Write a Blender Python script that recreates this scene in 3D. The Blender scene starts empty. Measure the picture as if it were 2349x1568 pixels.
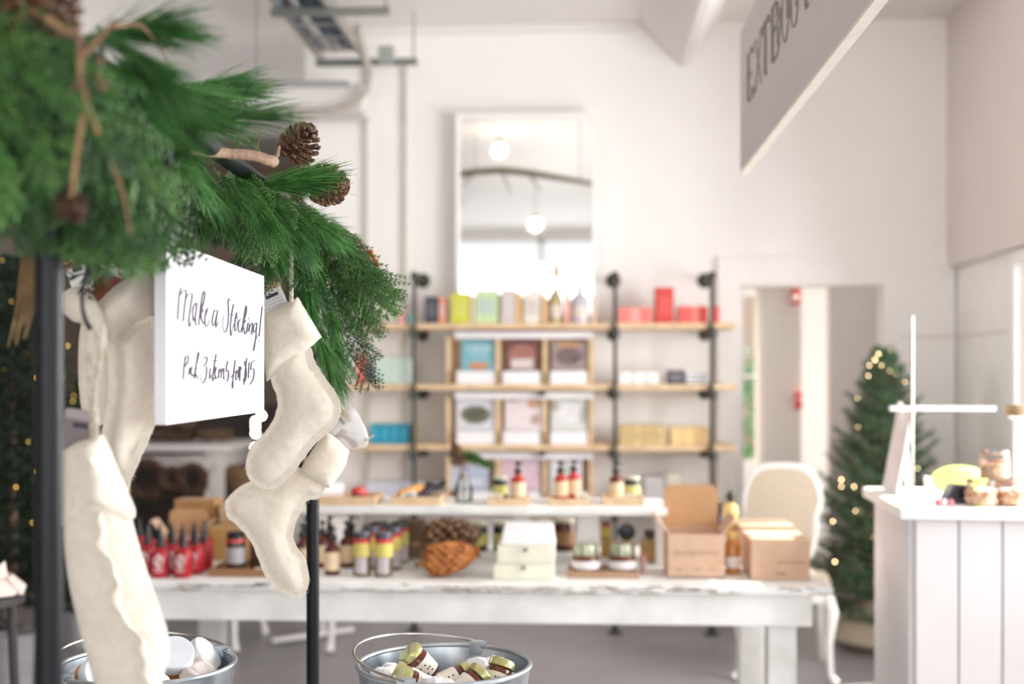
import bpy, math, random
from mathutils import Vector, Matrix, noise
from mathutils.geometry import delaunay_2d_cdt
R_ = random.Random(7)
scn = bpy.context.scene
PI = math.pi
rad = math.radians
# ---------------------------------------------------------------- camera
H = 1.45                    # eye height
FP = 2800.0                 # focal length in pixels of the 2349 px frame
PSI = rad(3.18)             # camera turned a little left of the room axis
CX, HY = 1174.5, 863.0
cam = bpy.data.cameras.new('camera')
camo = bpy.data.objects.new('camera', cam)
scn.collection.objects.link(camo)
cam.sensor_width = 36
cam.lens = FP / 2349 * 36
cam.shift_y = (HY - 784) / 2349
camo.location = (0, 0, H)
camo.rotation_euler = (PI / 2, 0, PSI)
cam.clip_start = 0.05
cam.clip_end = 100
cam.dof.use_dof = True
cam.dof.focus_distance = 2.05
cam.dof.aperture_fstop = 2.4
scn.camera = camo
FW = Vector((-math.sin(PSI), math.cos(PSI), 0))
RT = Vector((math.cos(PSI), math.sin(PSI), 0))
UP = Vector((0, 0, 1))
def P(px, py, Z):
    return Vector((0, 0, H)) + FW * Z + RT * ((px - CX) / FP * Z) + UP * ((HY - py) / FP * Z)
def ZY(px, Y):              # camera depth of the world plane y = Y along column px
    a = (px - CX) / FP
    return Y / (math.cos(PSI) + a * math.sin(PSI))
def PY(px, py, Y):
    return P(px, py, ZY(px, Y))
def ZH(py, z):              # depth at which height z shows on row py
    return (H - z) * FP / (py - HY)
# ---------------------------------------------------------------- world, sun, daylight
w = bpy.data.worlds.new('daylight')
scn.world = w
w.use_nodes = True
bg = w.node_tree.nodes['Background']
bg.inputs[0].default_value = (0.92, 0.96, 1.0, 1)
bg.inputs[1].default_value = .9
sun = bpy.data.lights.new('sun', 'SUN')
suno = bpy.data.objects.new('sun', sun)
scn.collection.objects.link(suno)
sun.energy = 9.0
sun.angle = rad(1.0)
sun.color = (1, 0.93, 0.84)
suno.rotation_euler = Vector((0.75, 0.25, 0.85)).to_track_quat('Z', 'Y').to_euler()
def window_light(name, loc, rot, sx, sy, power, col=(0.98, 0.985, 1.0)):
    l = bpy.data.lights.new(name, 'AREA')
    l.shape = 'RECTANGLE'; l.size = sx; l.size_y = sy; l.energy = power; l.color = col
    o = bpy.data.objects.new(name, l)
    scn.collection.objects.link(o)
    o.location = loc; o.rotation_euler = rot
    return o
XR, XL, YB, YF, ZC = 2.2, -4.6, 7.3, -3.0, 3.55
window_light('daylight_right_rear', (XR + .45, 4.0, 1.8), (0, PI / 2, 0), 1.7, 3.6, 230)
window_light('daylight_right_front', (XR + .45, -.6, 1.6), (0, PI / 2, 0), 1.5, 2.6, 25)
window_light('daylight_storefront', (-.2, YF - .4, 1.8), (-PI / 2, 0, PI), 5.0, 2.6, 95)
window_light('daylight_back_room', (1.3, 11.2, 1.6), (-PI / 2, 0, 0), 1.5, 2.0, 85)
window_light('added_left_fill', (XL - .3, 7.0, 2.85), (0, -PI / 2, 0), .9, 2.4, 60)  # added lamp that lifts the dark left ceiling
scn.view_settings.view_transform = 'Standard'
scn.view_settings.look = 'None'
scn.view_settings.gamma = 1
scn.view_settings.use_curve_mapping = False
scn.view_settings.exposure = 0.5
scn.cycles.use_denoising = True
scn.cycles.max_bounces = 9
scn.cycles.diffuse_bounces = 6
scn.cycles.transparent_max_bounces = 12
scn.cycles.sample_clamp_indirect = 8
# ---------------------------------------------------------------- materials
def srgb(c):
    return tuple(((v / 255) / 12.92 if v / 255 <= .04045 else ((v / 255 + .055) / 1.055) ** 2.4) for v in c)
MATS = {}
def mat(name, c, rough=.6, metal=0, var=.06, scale=12, bump=.0, bscale=60, isl=0, emit=0, c2=None, spec=.5, trans=0, sheen=0, rand=0, alpha=1, lo=.35, hi=.65):
    if name in MATS: return MATS[name]
    m = bpy.data.materials.new(name); m.use_nodes = True
    nt = m.node_tree; b = nt.nodes['Principled BSDF']
    col = srgb(c)
    c2 = srgb(c2) if c2 else tuple(v * (1 - var * 2) for v in col)
    tc = nt.nodes.new('ShaderNodeTexCoord')
    nz = nt.nodes.new('ShaderNodeTexNoise'); nz.inputs['Scale'].default_value = scale; nz.inputs['Detail'].default_value = 3
    nt.links.new(tc.outputs['Object'], nz.inputs['Vector'])
    cr = nt.nodes.new('ShaderNodeValToRGB')
    cr.color_ramp.elements[0].position = lo; cr.color_ramp.elements[1].position = hi
    cr.color_ramp.elements[0].color = (*c2, 1); cr.color_ramp.elements[1].color = (*col, 1)
    nt.links.new(nz.outputs['Fac'], cr.inputs['Fac'])
    out = cr.outputs['Color']
    if rand:
        oi = nt.nodes.new('ShaderNodeObjectInfo')
        hs = nt.nodes.new('ShaderNodeHueSaturation')
        mr = nt.nodes.new('ShaderNodeMapRange'); mr.inputs['To Min'].default_value = 1 - rand; mr.inputs['To Max'].default_value = 1 + rand
        nt.links.new(oi.outputs['Random'], mr.inputs['Value'])
        nt.links.new(mr.outputs['Result'], hs.inputs['Value'])
        nt.links.new(out, hs.inputs['Color']); out = hs.outputs['Color']
    if isl:     # every leaf, needle or scale gets its own tone
        gm = nt.nodes.new('ShaderNodeNewGeometry'); hs = nt.nodes.new('ShaderNodeHueSaturation')
        m1 = nt.nodes.new('ShaderNodeMapRange'); m1.inputs['To Min'].default_value = 1 - isl; m1.inputs['To Max'].default_value = 1 + isl
        m2 = nt.nodes.new('ShaderNodeMapRange'); m2.inputs['To Min'].default_value = .485; m2.inputs['To Max'].default_value = .515
        nt.links.new(gm.outputs['Random Per Island'], m1.inputs['Value']); nt.links.new(gm.outputs['Random Per Island'], m2.inputs['Value'])
        nt.links.new(m1.outputs['Result'], hs.inputs['Value']); nt.links.new(m2.outputs['Result'], hs.inputs['Hue']); nt.links.new(out, hs.inputs['Color']); out = hs.outputs['Color']
    nt.links.new(out, b.inputs['Base Color'])
    b.inputs['Roughness'].default_value = rough
    b.inputs['Metallic'].default_value = metal
    b.inputs['Specular IOR Level'].default_value = spec
    if trans: b.inputs['Transmission Weight'].default_value = trans
    if sheen: b.inputs['Sheen Weight'].default_value = sheen; b.inputs['Sheen Roughness'].default_value = .6
    if alpha < 1: b.inputs['Alpha'].default_value = alpha
    if emit:
        nt.links.new(out, b.inputs['Emission Color']); b.inputs['Emission Strength'].default_value = emit
    if bump:
        n2 = nt.nodes.new('ShaderNodeTexNoise'); n2.inputs['Scale'].default_value = bscale; n2.inputs['Detail'].default_value = 4
        nt.links.new(tc.outputs['Object'], n2.inputs['Vector'])
        bp = nt.nodes.new('ShaderNodeBump'); bp.inputs['Strength'].default_value = bump; bp.inputs['Distance'].default_value = .01
        nt.links.new(n2.outputs['Fac'], bp.inputs['Height']); nt.links.new(bp.outputs['Normal'], b.inputs['Normal'])
    MATS[name] = m
    return m
def glass_mat(name, tint=(1, 1, 1), gl=.12, rough=.02):
    if name in MATS: return MATS[name]
    m = bpy.data.materials.new(name); m.use_nodes = True
    nt = m.node_tree; nt.nodes.clear()
    o = nt.nodes.new('ShaderNodeOutputMaterial'); mx = nt.nodes.new('ShaderNodeMixShader')
    t = nt.nodes.new('ShaderNodeBsdfTransparent'); g = nt.nodes.new('ShaderNodeBsdfGlossy')
    t.inputs[0].default_value = (*tint, 1); g.inputs['Roughness'].default_value = rough
    lw = nt.nodes.new('ShaderNodeLayerWeight'); lw.inputs[0].default_value = gl
    nz = nt.nodes.new('ShaderNodeTexNoise'); nz.inputs['Scale'].default_value = 9
    ad = nt.nodes.new('ShaderNodeMath'); ad.operation = 'MULTIPLY_ADD'; ad.inputs[1].default_value = .02
    nt.links.new(nz.outputs['Fac'], ad.inputs[0]); nt.links.new(lw.outputs['Fresnel'], ad.inputs[2])
    nt.links.new(ad.outputs[0], mx.inputs[0]); nt.links.new(t.outputs[0], mx.inputs[1]); nt.links.new(g.outputs[0], mx.inputs[2])
    nt.links.new(mx.outputs[0], o.inputs[0])
    MATS[name] = m
    return m
M_wall = mat('wall_paint', (240, 237, 234), .8, var=.015, scale=1.5, bump=.03, bscale=40)
M_ceil = mat('ceiling_paint', (228, 224, 221), .85, var=.02, scale=1.2)
M_shade_joint = mat('wall_shade_and_joint', (222, 213, 206), .85, var=.02, scale=1.2)  # darker tone puts shade into the upper right wall; also used for panel joints
M_white = mat('white_gloss_paint', (242, 240, 237), .45, var=.02, scale=6)
M_floor = mat('grey_floor_paint', (146, 142, 144), .42, var=.05, scale=2.5, bump=.03, bscale=9)
M_distress = mat('distressed_white_paint', (246, 246, 244), .6, scale=7, c2=(228, 228, 224), bump=.15, bscale=30)
M_steel = mat('dark_steel', (17, 20, 25), .38, .0, spec=.28, var=.1, scale=20, bump=.05, bscale=90)
M_iron = mat('black_iron_pipe', (72, 72, 66), .5, .4, var=.1, scale=20)
M_galv = mat('galvanised_steel', (190, 197, 202), .3, .9, scale=22, c2=(160, 168, 176), bump=.04, bscale=30)
M_wire = mat('bright_wire', (196, 190, 182), .25, 1, var=.05)
M_hook = mat('black_hook', (26, 24, 30), .35, .5)
M_pine = mat('pine_wood', (226, 198, 160), .55, scale=14, c2=(208, 176, 136))
M_kraft = mat('kraft_card', (208, 176, 150), .8, scale=25, c2=(200, 166, 140), bump=.05, bscale=90)
M_kraftd = mat('kraft_inner', (196, 154, 112), .85, var=.04, scale=20)
M_ink = mat('dark_ink', (58, 50, 70), .7)
M_inkl = mat('faded_ink', (150, 124, 106), .8)
M_felt = mat('cream_wool_felt', (228, 219, 204), .95, scale=90, c2=(221, 210, 194), bump=.12, bscale=500, sheen=.2)
M_thread = mat('stitch_thread', (204, 194, 178), .9)
M_needle = mat('pine_needle', (88, 140, 66), .45, scale=30, c2=(40, 94, 42), rand=.25, isl=.6, lo=.3, hi=.7)
M_cedar = mat('cedar_leaf', (92, 134, 60), .5, scale=40, c2=(42, 84, 36), rand=.25, isl=.4, lo=.3, hi=.7)
M_cedard = mat('dark_cedar_leaf', (56, 98, 46), .5, scale=40, c2=(24, 56, 26), rand=.3)
M_twig = mat('brown_twig', (154, 118, 84), .7, scale=30, c2=(108, 80, 56), bump=.3, bscale=120)
M_bark = mat('pale_branch_bark', (168, 142, 116), .75, scale=25, c2=(128, 100, 80), bump=.4, bscale=90)
M_cone = mat('pine_cone_scale', (128, 90, 62), .55, scale=60, c2=(58, 38, 26), bump=.2, bscale=90, rand=.15, isl=.35)
M_conetip = mat('cone_orange', (190, 122, 60), .7, scale=30, c2=(140, 80, 34), bump=.3, bscale=90)
M_berry = mat('orange_berry', (196, 112, 40), .5, scale=90, c2=(150, 78, 24), bump=.3, bscale=200)
M_led = mat('warm_led', (255, 214, 150), .4, emit=14)
M_led2 = mat('tree_led', (255, 220, 168), .4, emit=18)
M_led3 = mat('dim_led', (240, 190, 90), .4, emit=4)
M_bulb = mat('glowing_bulb', (255, 226, 190), .4, emit=40)
M_paperw = mat('white_paper', (238, 236, 238), .75, var=.03, scale=9)
M_rope = mat('cotton_rope', (216, 206, 190), .9, scale=90, c2=(184, 172, 152), bump=.4, bscale=200)
# ---------------------------------------------------------------- mesh building
class MB:
    def __init__(s): s.v = []; s.f = []
    def add(s, vs, fs, M=None):
        n = len(s.v)
        s.v += [tuple(M @ Vector(v)) if M is not None else tuple(v) for v in vs]
        s.f += [tuple(i + n for i in f) for f in fs]
        return s
    def box(s, cx, cy, cz, sx, sy, sz, M=None):
        x, y, z = sx / 2, sy / 2, sz / 2
        vs = [(cx + a * x, cy + b * y, cz + c * z) for a in (-1, 1) for b in (-1, 1) for c in (-1, 1)]
        return s.add(vs, [(0, 1, 3, 2), (4, 6, 7, 5), (0, 4, 5, 1), (2, 3, 7, 6), (0, 2, 6, 4), (1, 5, 7, 3)], M)
    def box2(s, a, b, M=None):
        return s.box(*[(a[i] + b[i]) / 2 for i in range(3)], *[abs(b[i] - a[i]) for i in range(3)], M)
    def lathe(s, prof, seg=24, M=None, sq=None):
        vs = []; fs = []
        for r, z in prof:
            for k in range(seg):
                a = 2 * PI * k / seg
                c, d = math.cos(a), math.sin(a)
                if sq:      # superellipse section
                    e = 2 / sq
                    c = math.copysign(abs(c) ** e, c); d = math.copysign(abs(d) ** e, d)
                vs.append((r * c, r * d, z))
        for i in range(len(prof) - 1):
            for k in range(seg):
                j = (k + 1) % seg
                fs.append((i * seg + k, i * seg + j, (i + 1) * seg + j, (i + 1) * seg + k))
        if prof[0][0] > 1e-4: fs.append(tuple(range(seg - 1, -1, -1)))
        if prof[-1][0] > 1e-4: fs.append(tuple(range((len(prof) - 1) * seg, len(prof) * seg)))
        return s.add(vs, fs, M)
    def tube(s, pts, r, seg=6, M=None, flat=1.0, cap=True):
        pts = [Vector(p) for p in pts]; n = len(pts)
        rs = r if isinstance(r, (list, tuple)) else [r] * n
        vs = []; fs = []; up = None
        for i, p in enumerate(pts):
            t = (pts[min(i + 1, n - 1)] - pts[max(i - 1, 0)])
            if t.length < 1e-9: t = Vector((0, 0, 1))
            t.normalize()
            if up is None:
                up = Vector((0, 0, 1)) if abs(t.z) < .9 else Vector((1, 0, 0))
            a = t.cross(up)
            if a.length < 1e-6: a = t.orthogonal()
            a.normalize(); b = a.cross(t).normalized(); up = b
            for k in range(seg):
                th = 2 * PI * k / seg
                vs.append(p + (a * math.cos(th) + b * math.sin(th) * flat) * rs[i])
        for i in range(n - 1):
            for k in range(seg):
                j = (k + 1) % seg
                fs.append((i * seg + k, i * seg + j, (i + 1) * seg + j, (i + 1) * seg + k))
        if cap:
            fs.append(tuple(range(seg - 1, -1, -1))); fs.append(tuple(range((n - 1) * seg, n * seg)))
        return s.add(vs, fs, M)
    def prism(s, poly, y0, y1, M=None):     # polygon in x,z extruded along y
        n = len(poly)
        vs = [(x, y0, z) for x, z in poly] + [(x, y1, z) for x, z in poly]
        fs = [tuple(range(n)), tuple(range(2 * n - 1, n - 1, -1))] + [(i, i + n, (i + 1) % n + n, (i + 1) % n) for i in range(n)]
        return s.add(vs, fs, M)
    def ball(s, c, r, seg=10, rings=6, sc=(1, 1, 1)):
        prof = [(max(1e-5, r * math.sin(PI * i / rings)), -r * math.cos(PI * i / rings)) for i in range(rings + 1)]
        return s.lathe(prof, seg, Matrix.Translation(c) @ Matrix.Diagonal((*sc, 1)))
    def mesh(s, name, m, smooth=True, ang=40):
        me = bpy.data.meshes.new(name)
        me.from_pydata([tuple(v) for v in s.v], [], s.f)
        me.materials.append(m)
        me.validate()
        if smooth:
            me.polygons.foreach_set('use_smooth', [True] * len(me.polygons))
            me.set_sharp_from_angle(angle=rad(ang))
        return me
def link(o, parent=None):
    scn.collection.objects.link(o)
    if parent is not None: o.parent = parent
    return o
def part(name, mb, m, parent=None, label=None, bevel=0, smooth=True, ang=40):
    me = mb.mesh(name, m, smooth, ang) if isinstance(mb, MB) else mb
    o = link(bpy.data.objects.new(name, me), parent)
    if label: o['label'] = label
    if bevel:
        b = o.modifiers.new('bevel', 'BEVEL'); b.width = bevel; b.segments = 2; b.limit_method = 'ANGLE'
    return o
def tag(o, label, cat, group=None, kind=None):
    o['label'] = label; o['category'] = cat
    if group: o['group'] = group
    if kind: o['kind'] = kind
    return o
def thing(name, label, cat, loc=(0, 0, 0), rz=0, group=None):
    o = bpy.data.objects.new(name, None); o.empty_display_size = .05
    link(o); o.location = loc; o.rotation_euler = (0, 0, rz)
    return tag(o, label, cat, group)
def struct(name, mb, m, label=None, bevel=0, parent=None, smooth=False):
    o = part(name, mb, m, parent, label, bevel, smooth)
    if parent is None: o['kind'] = 'structure'
    return o
def copy_tree(o, parent=None):
    c = o.copy(); scn.collection.objects.link(c); c.parent = parent
    for ch in list(o.children): copy_tree(ch, c)
    return c
def dup(src, loc, rz=None, label=None, group=None, scale=None):
    c = copy_tree(src); c.location = loc
    if rz is not None: c.rotation_euler = (0, 0, rz)
    if label: c['label'] = label
    if group: c['group'] = group
    if scale: c.scale = scale if isinstance(scale, tuple) else (scale,) * 3
    return c
def T(x=0, y=0, z=0): return Matrix.Translation((x, y, z))
def RX(a): return Matrix.Rotation(a, 4, 'X')
def RY(a): return Matrix.Rotation(a, 4, 'Y')
def RZ(a): return Matrix.Rotation(a, 4, 'Z')
# ================================================================ SETTING
struct('floor', MB().box2((XL - .2, YF - .2, -.1), (3.6, 12.6, 0)), M_floor)
struct('ceiling', MB().box2((XL - .2, YF - .2, ZC), (XR + .15, 9.8, ZC + .12)).box2((XL - .2, 9.8, ZC), (3.6, 12.6, ZC + .12)), M_ceil)
# back wall with the opening to the room behind
ox0, ox1 = PY(1697, 700, YB).x, PY(2025, 700, YB).x
oz = PY(1860, 655, YB).z
wl = PY(700, 700, YB).x
wb = MB()
wb.box2((wl, YB, 0), (ox0, YB + .15, ZC)); wb.box2((ox1, YB, 0), (XR + .1, YB + .15, ZC)); wb.box2((ox0, YB, oz), (ox1, YB + .15, ZC))
bw = struct('wall_back', wb, M_wall)
# shallow raised surround round the opening, right of the shelves
px0 = PY(1645, 590, YB).x; pz = PY(1645, 592, YB).z
s = MB(); s.box2((px0, YB - .035, 0), (ox0, YB - .001, pz)); s.box2((ox1, YB - .035, 0), (XR - .01, YB - .001, pz)); s.box2((ox0, YB - .035, oz), (ox1, YB - .001, pz))
struct('trim_1', s, M_wall)
struct('baseboard_back', MB().box2((ox1, YB - .05, 0), (XR - .02, YB - .036, .1)), mat('black_base', (38, 38, 40), .6))
# left far room
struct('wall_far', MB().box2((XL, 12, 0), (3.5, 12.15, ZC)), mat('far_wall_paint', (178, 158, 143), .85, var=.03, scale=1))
wlf = MB(); wlf.box2((XL - .15, YF, 0), (XL, 5.7, ZC)); wlf.box2((XL - .15, 8.3, 0), (XL, 12, ZC)); wlf.box2((XL - .15, 5.7, 0), (XL, 8.3, 2.4)); wlf.box2((XL - .15, 6.8, 3.3), (XL, 9.4, ZC))
f = MB(); f.box2((XL - .1, 5.7, 2.4), (XL - .05, 8.3, 2.46)); f.box2((XL - .1, 5.7, 3.24), (XL - .05, 8.3, 3.3)); f.box2((XL - .1, 6.97, 2.4), (XL - .05, 7.03, 3.3))
wo7 = struct('window_7', f, M_white); M_pane = glass_mat('window_pane'); part('pane', MB().box2((XL - .078, 5.72, 2.46), (XL - .072, 8.28, 3.24)), M_pane, wo7, smooth=False)  # added window, out of view, an opening for the left ceiling lamp
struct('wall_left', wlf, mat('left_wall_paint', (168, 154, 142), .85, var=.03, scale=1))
struct('wall_partition', MB().box2((wl, YB + .15, 0), (wl + .12, 12, ZC)), M_wall)
# right wall: upper bulkhead, low sill, piers between the windows
wr_ = MB(); wr_.box2((XR - .05, 5.27, 2.09), (XR + .15, YB, ZC)); wr_.box2((XR - .05, YF, 2.9), (XR + .15, 5.27, ZC)); struct('wall_right', wr_, M_shade_joint)
WIN = [(5.35, 6.22, 2.09), (3.3, 5.2, 2.9), (1.2, 3.1, 2.9), (-.9, 1.0, 2.9), (-2.8, -1.1, 2.9)]
p = MB(); p.box2((XR, YF, 0), (XR + .15, YB, .9))
ys = [YB] + [v for a, b, c in WIN for v in (b, a)] + [YF]
for i in range(0, len(ys), 2): p.box2((XR, ys[i + 1], .9), (XR + .15, ys[i], 2.09 if i < 2 else 2.9))
struct('wall_right_lower', p, M_white)
M_pane = glass_mat('window_pane')
for i, (a, b, wt) in enumerate(WIN):
    f = MB(); m_ = .045
    for y in (a - .05, b + .05): f.box2((XR - .03, y - m_, .82), (XR - .001, y + m_, wt - .01))
    for z in (.86, wt - .045): f.box2((XR - .029, a, z - .04), (XR - .001, b, z + .035))
    for y in (a + .03, b - .03, (a + b) / 2): f.box2((XR + .03, y - .03, .9), (XR + .08, y + .03, wt))
    f.box2((XR + .035, a, .9), (XR + .075, b, .95)); f.box2((XR + .035, a, wt - .07), (XR + .075, b, wt))
    wo = struct('window_%d' % (i + 1), f, M_white)
    pn = part('pane', MB().box2((XR + .052, a + .06, .95), (XR + .058, b - .06, wt - .07)), M_pane, wo, 'clear glass pane', smooth=False)
# panel joints on the lit strip of right wall and back wall
t = MB()
for z in (PY(2150, 772, YB).z, PY(2150, 940, YB).z): t.box2((ox1 + .1, YB - .041, z - .006), (XR - .011, YB - .0355, z + .006))
struct('trim_2', t, M_shade_joint)
t = MB()
for z in (PY(2150, 772, YB).z,): t.box2((XR - .006, 6.32, z - .006), (XR - .0005, YB - .04, z + .006))
struct('trim_3', t, M_shade_joint)
# front wall: shop window behind the camera
f = MB(); f.box2((XL, YF - .15, 0), (XR, YF, .35)); f.box2((XL, YF - .15, 3.42), (XR, YF, ZC)); f.box2((XL, YF - .15, .35), (-3.1, YF, 3.42)); f.box2((2.0, YF - .15, .35), (XR + .15, YF, 3.42))
struct('wall_front', f, M_wall)
f = MB()
for x in (-3.06, -1.8, -.55, .7, 1.96): f.box2((x - .04, YF - .1, .35), (x + .04, YF - .02, 3.42))
f.box2((-3.1, YF - .1, .35), (2, YF - .02, .42)); f.box2((-3.1, YF - .1, 3.36), (2, YF - .02, 3.42)); f.box2((-3.1, YF - .1, 2.3), (2, YF - .02, 2.36))
wo = struct('window_8', f, M_white)
part('pane', MB().box2((-3.08, YF - .065, .4), (1.98, YF - .059, 3.4)), M_pane, wo, smooth=False)
# beams: two downstands on the left and the wedge shaped beam at the right
def hz(py, Y, px=700): return PY(px, py, Y).z
bx = PY(833, 220, 7.0).x
struct('trim_4', MB().box2((XL, 6.95, hz(255, 6.95)), (bx, 7.25, hz(192, 6.95))), M_ceil, 'white downstand beam along the rear ceiling')
struct('trim_5', MB().box2((XL, 8.6, hz(275, 8.6, 600)), (wl, 9.2, ZC)), M_ceil)
ax, az = PY(1560, 152, YB).x, PY(1560, 152, YB).z
lx, rx = PY(1468, 45, YB).x, PY(1650, 45, YB).x
g = MB(); g.prism([(lx, ZC - .001), (ax, az), (ax + .05, az), (rx, ZC - .001)], YF + .01, YB - .001)
struct('trim_6', g, M_ceil, 'wedge shaped ceiling beam')
# small cornice line where back wall meets ceiling
struct('trim_7', MB().box2((wl, YB - .03, ZC - .05), (lx, YB - .001, ZC - .001)), M_ceil)
# thin conduits on the back wall
for i, (px, top) in enumerate(((842, 150), (931, 150))):
    x = PY(px, 600, YB).x
    c = MB(); c.tube([(x, YB - .02, .02), (x, YB - .02, PY(px, top, YB).z)], .014, 8)
    tag(part('conduit_pipe', c, mat('conduit_paint', (206, 200, 190), .5)), 'thin painted conduit up the back wall, %s' % ('nearer the garland' if i == 0 else 'the one nearer the mirror'), 'pipe')
# room behind the opening
fw = 9.6
h1 = MB(); h1.box2((wl + .13, fw, 0), (PY(1700, 700, fw).x, fw + .1, ZC)); h1.box2((PY(1745, 700, fw).x, fw, 0), (3.5, fw + .1, ZC))
h1.box2((PY(1700, 700, fw).x, fw, 0), (PY(1745, 700, fw).x, fw + .1, hz(1060, fw, 1722)))
h1.box2((PY(1700, 700, fw).x, fw, hz(670, fw, 1722)), (PY(1745, 700, fw).x, fw + .1, ZC))
struct('wall_hall', h1, M_wall)
f = MB(); xa, xb, za, zb = PY(1700, 700, fw).x, PY(1745, 700, fw).x, hz(1060, fw, 1722), hz(670, fw, 1722)
for x in (xa, xb - .02): f.box2((x, fw + .03, za), (x + .02, fw + .06, zb))
for z in (za, zb - .02, (za + zb) / 2): f.box2((xa, fw + .03, z), (xb, fw + .06, z + .02))
wo = struct('window_6', f, M_white); part('pane', MB().box2((xa + .02, fw + .04, za), (xb - .02, fw + .045, zb)), M_pane, wo, smooth=False)
struct('wall_hall_left', MB().box2((PY(1640, 700, 8.3).x, YB + .16, 0), (PY(1640, 700, 8.3).x + .08, fw, ZC)), M_wall)
cp = MB(); cp.box2((PY(1752, 700, 8.0).x, 8.0, 0), (PY(1838, 700, 8.0).x, 8.4, ZC - .001))
struct('wall_column', cp, mat('column_paint', (212, 206, 200), .8, var=.02, scale=2))
struct('wall_hall_panel', MB().box2((PY(1903, 700, 7.8).x, 7.8, 0), (3.5, 7.9, ZC)), mat('panel_paint', (214, 206, 202), .8, var=.02, scale=2))
# outdoor planting seen through the small hall window
def leafball(mb, c, r, n, ls, rnd, sc=(1, 1, 1)):
    for _ in range(n):
        d = Vector((rnd.gauss(0, 1), rnd.gauss(0, 1), rnd.gauss(0, 1))).normalized()
        p = Vector(c) + Vector((d.x * sc[0], d.y * sc[1], d.z * sc[2])) * r * rnd.uniform(.5, 1)
        a = d.orthogonal().normalized(); b = d.cross(a)
        M = Matrix(((a.x, b.x, d.x, p.x), (a.y, b.y, d.y, p.y), (a.z, b.z, d.z, p.z), (0, 0, 0, 1))) @ RX(rnd.uniform(-1, 1)) @ RZ(rnd.uniform(0, 6))
        mb.add([(-ls * .35, 0, 0), (0, -ls, .1 * ls), (ls * .35, 0, 0), (0, ls, -.1 * ls), (0, 0, .08 * ls)], [(0, 1, 4), (1, 2, 4), (2, 3, 4), (3, 0, 4)], M)
rr = random.Random(3)
b = MB()
c0 = PY(1725, 960, 10.6)
leafball(b, c0, .62, 900, .05, rr, (1, .5, 1.1))
s = thing('garden_shrub', 'leafy green shrub seen outside through the narrow hall window', 'shrub', (0, 0, 0))
part('foliage', b, mat('shrub_leaf', (98, 148, 88), .6, scale=3, c2=(60, 104, 70)), s)
st = MB()
for k in range(6): st.tube([(c0.x + rr.uniform(-.05, .05), c0.y, 0), (c0.x + rr.uniform(-.3, .3), c0.y + rr.uniform(-.1, .1), c0.z)], [.015, .006], 6)
part('stem', st, M_twig, s)
# red alarm and call point on the column
for nm, lb, px, py, w_, h_ in (('fire_alarm', 'red fire alarm high on the grey column beyond the opening', 1825, 680, .05, .10), ('alarm_call_point', 'red alarm call point at mid height on the grey column beyond the opening', 1831, 918, .04, .11)):
    q = PY(px, py, 7.96)
    t = thing(nm, lb, 'alarm', q)
    part('housing', MB().box(0, 0, 0, w_, .07, h_), mat('alarm_red', (214, 74, 62), .4), t, bevel=.006)
    if nm == 'fire_alarm':
        part('strobe_lens', MB().ball((-.012, -.045, -.012), .022), mat('strobe', (245, 238, 235), .2), t, 'white strobe lens')
    else:
        part('pull_bar', MB().box(0, -.04, .01, .03, .012, .012), M_paperw, t, 'white pull bar')

# ================================================================ MIRROR and the things it reflects
mx0, mx1 = PY(1052, 400, 7.2).x, PY(1362, 400, 7.2).x
mz0, mz1 = PY(1200, 742, 7.2).z + .012, PY(1200, 266, 7.2).z
t = thing('wall_mirror', 'tall white-framed mirror on the top shelf reflecting hanging bulbs', 'mirror', ((mx0 + mx1) / 2, 7.2, mz0))
mw, mh = mx1 - mx0, mz1 - mz0
f = MB()
for sx in (-1, 1): f.box(sx * (mw / 2 + .004), 0, mh / 2, .026, .035, mh + .05)
f.box(0, 0, mh + .006, mw, .034, .022); f.box(0, 0, .02, mw, .034, .04)
part('frame', f, M_white, t, bevel=.003, smooth=False)
mm = bpy.data.materials.new('mirror_glass'); mm.use_nodes = True
nb = mm.node_tree.nodes['Principled BSDF']; nb.inputs['Metallic'].default_value = 1; nb.inputs['Roughness'].default_value = .03
mz_ = mm.node_tree.nodes.new('ShaderNodeTexNoise'); mz_.inputs['Scale'].default_value = 2
mr_ = mm.node_tree.nodes.new('ShaderNodeValToRGB'); mr_.color_ramp.elements[0].color = (.90, .91, .90, 1); mr_.color_ramp.elements[1].color = (.93, .93, .92, 1)
mm.node_tree.links.new(mz_.outputs['Fac'], mr_.inputs['Fac']); mm.node_tree.links.new(mr_.outputs['Color'], nb.inputs['Base Color'])
part('glass', MB().box(0, 0, mh / 2, mw, .008, mh), mm, t, smooth=False)
YM = 7.196
def mirrored(px, py, Yv):           # real position of something the mirror shows at px, py at virtual depth Yv
    q = PY(px, py, Yv); return Vector((q.x, 2 * YM - q.y, q.z))
def pendant(px, py, Yv, label):
    q = mirrored(px, py, Yv)
    t = thing('pendant_bulb', label, 'light bulb', q, group=None)
    part('bulb', MB().ball((0, 0, 0), .045, 14, 10), M_bulb, t)
    part('socket', MB().lathe([(.018, .035), (.02, .09), (.012, .1)], 12), M_hook, t)
    part('cord', MB().tube([(0, 0, .1), (0, 0, ZC - q.z)], .003, 6), M_hook, t)
pendant(1145, 345, 10.4, 'glowing bare bulb hanging at the ceiling, the upper of two reflected in the mirror')
pendant(1228, 516, 12.2, 'glowing bare bulb hanging low, the lower of two reflected in the mirror')
br = MB(); pts = [mirrored(x, y, 10.0) for x, y in ((1030, 404), (1090, 394), (1150, 390), (1210, 396), (1270, 406), (1330, 416), (1372, 424))]
br.tube(pts, [.03, .028, .03, .028, .024, .02, .016], 8)
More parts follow.
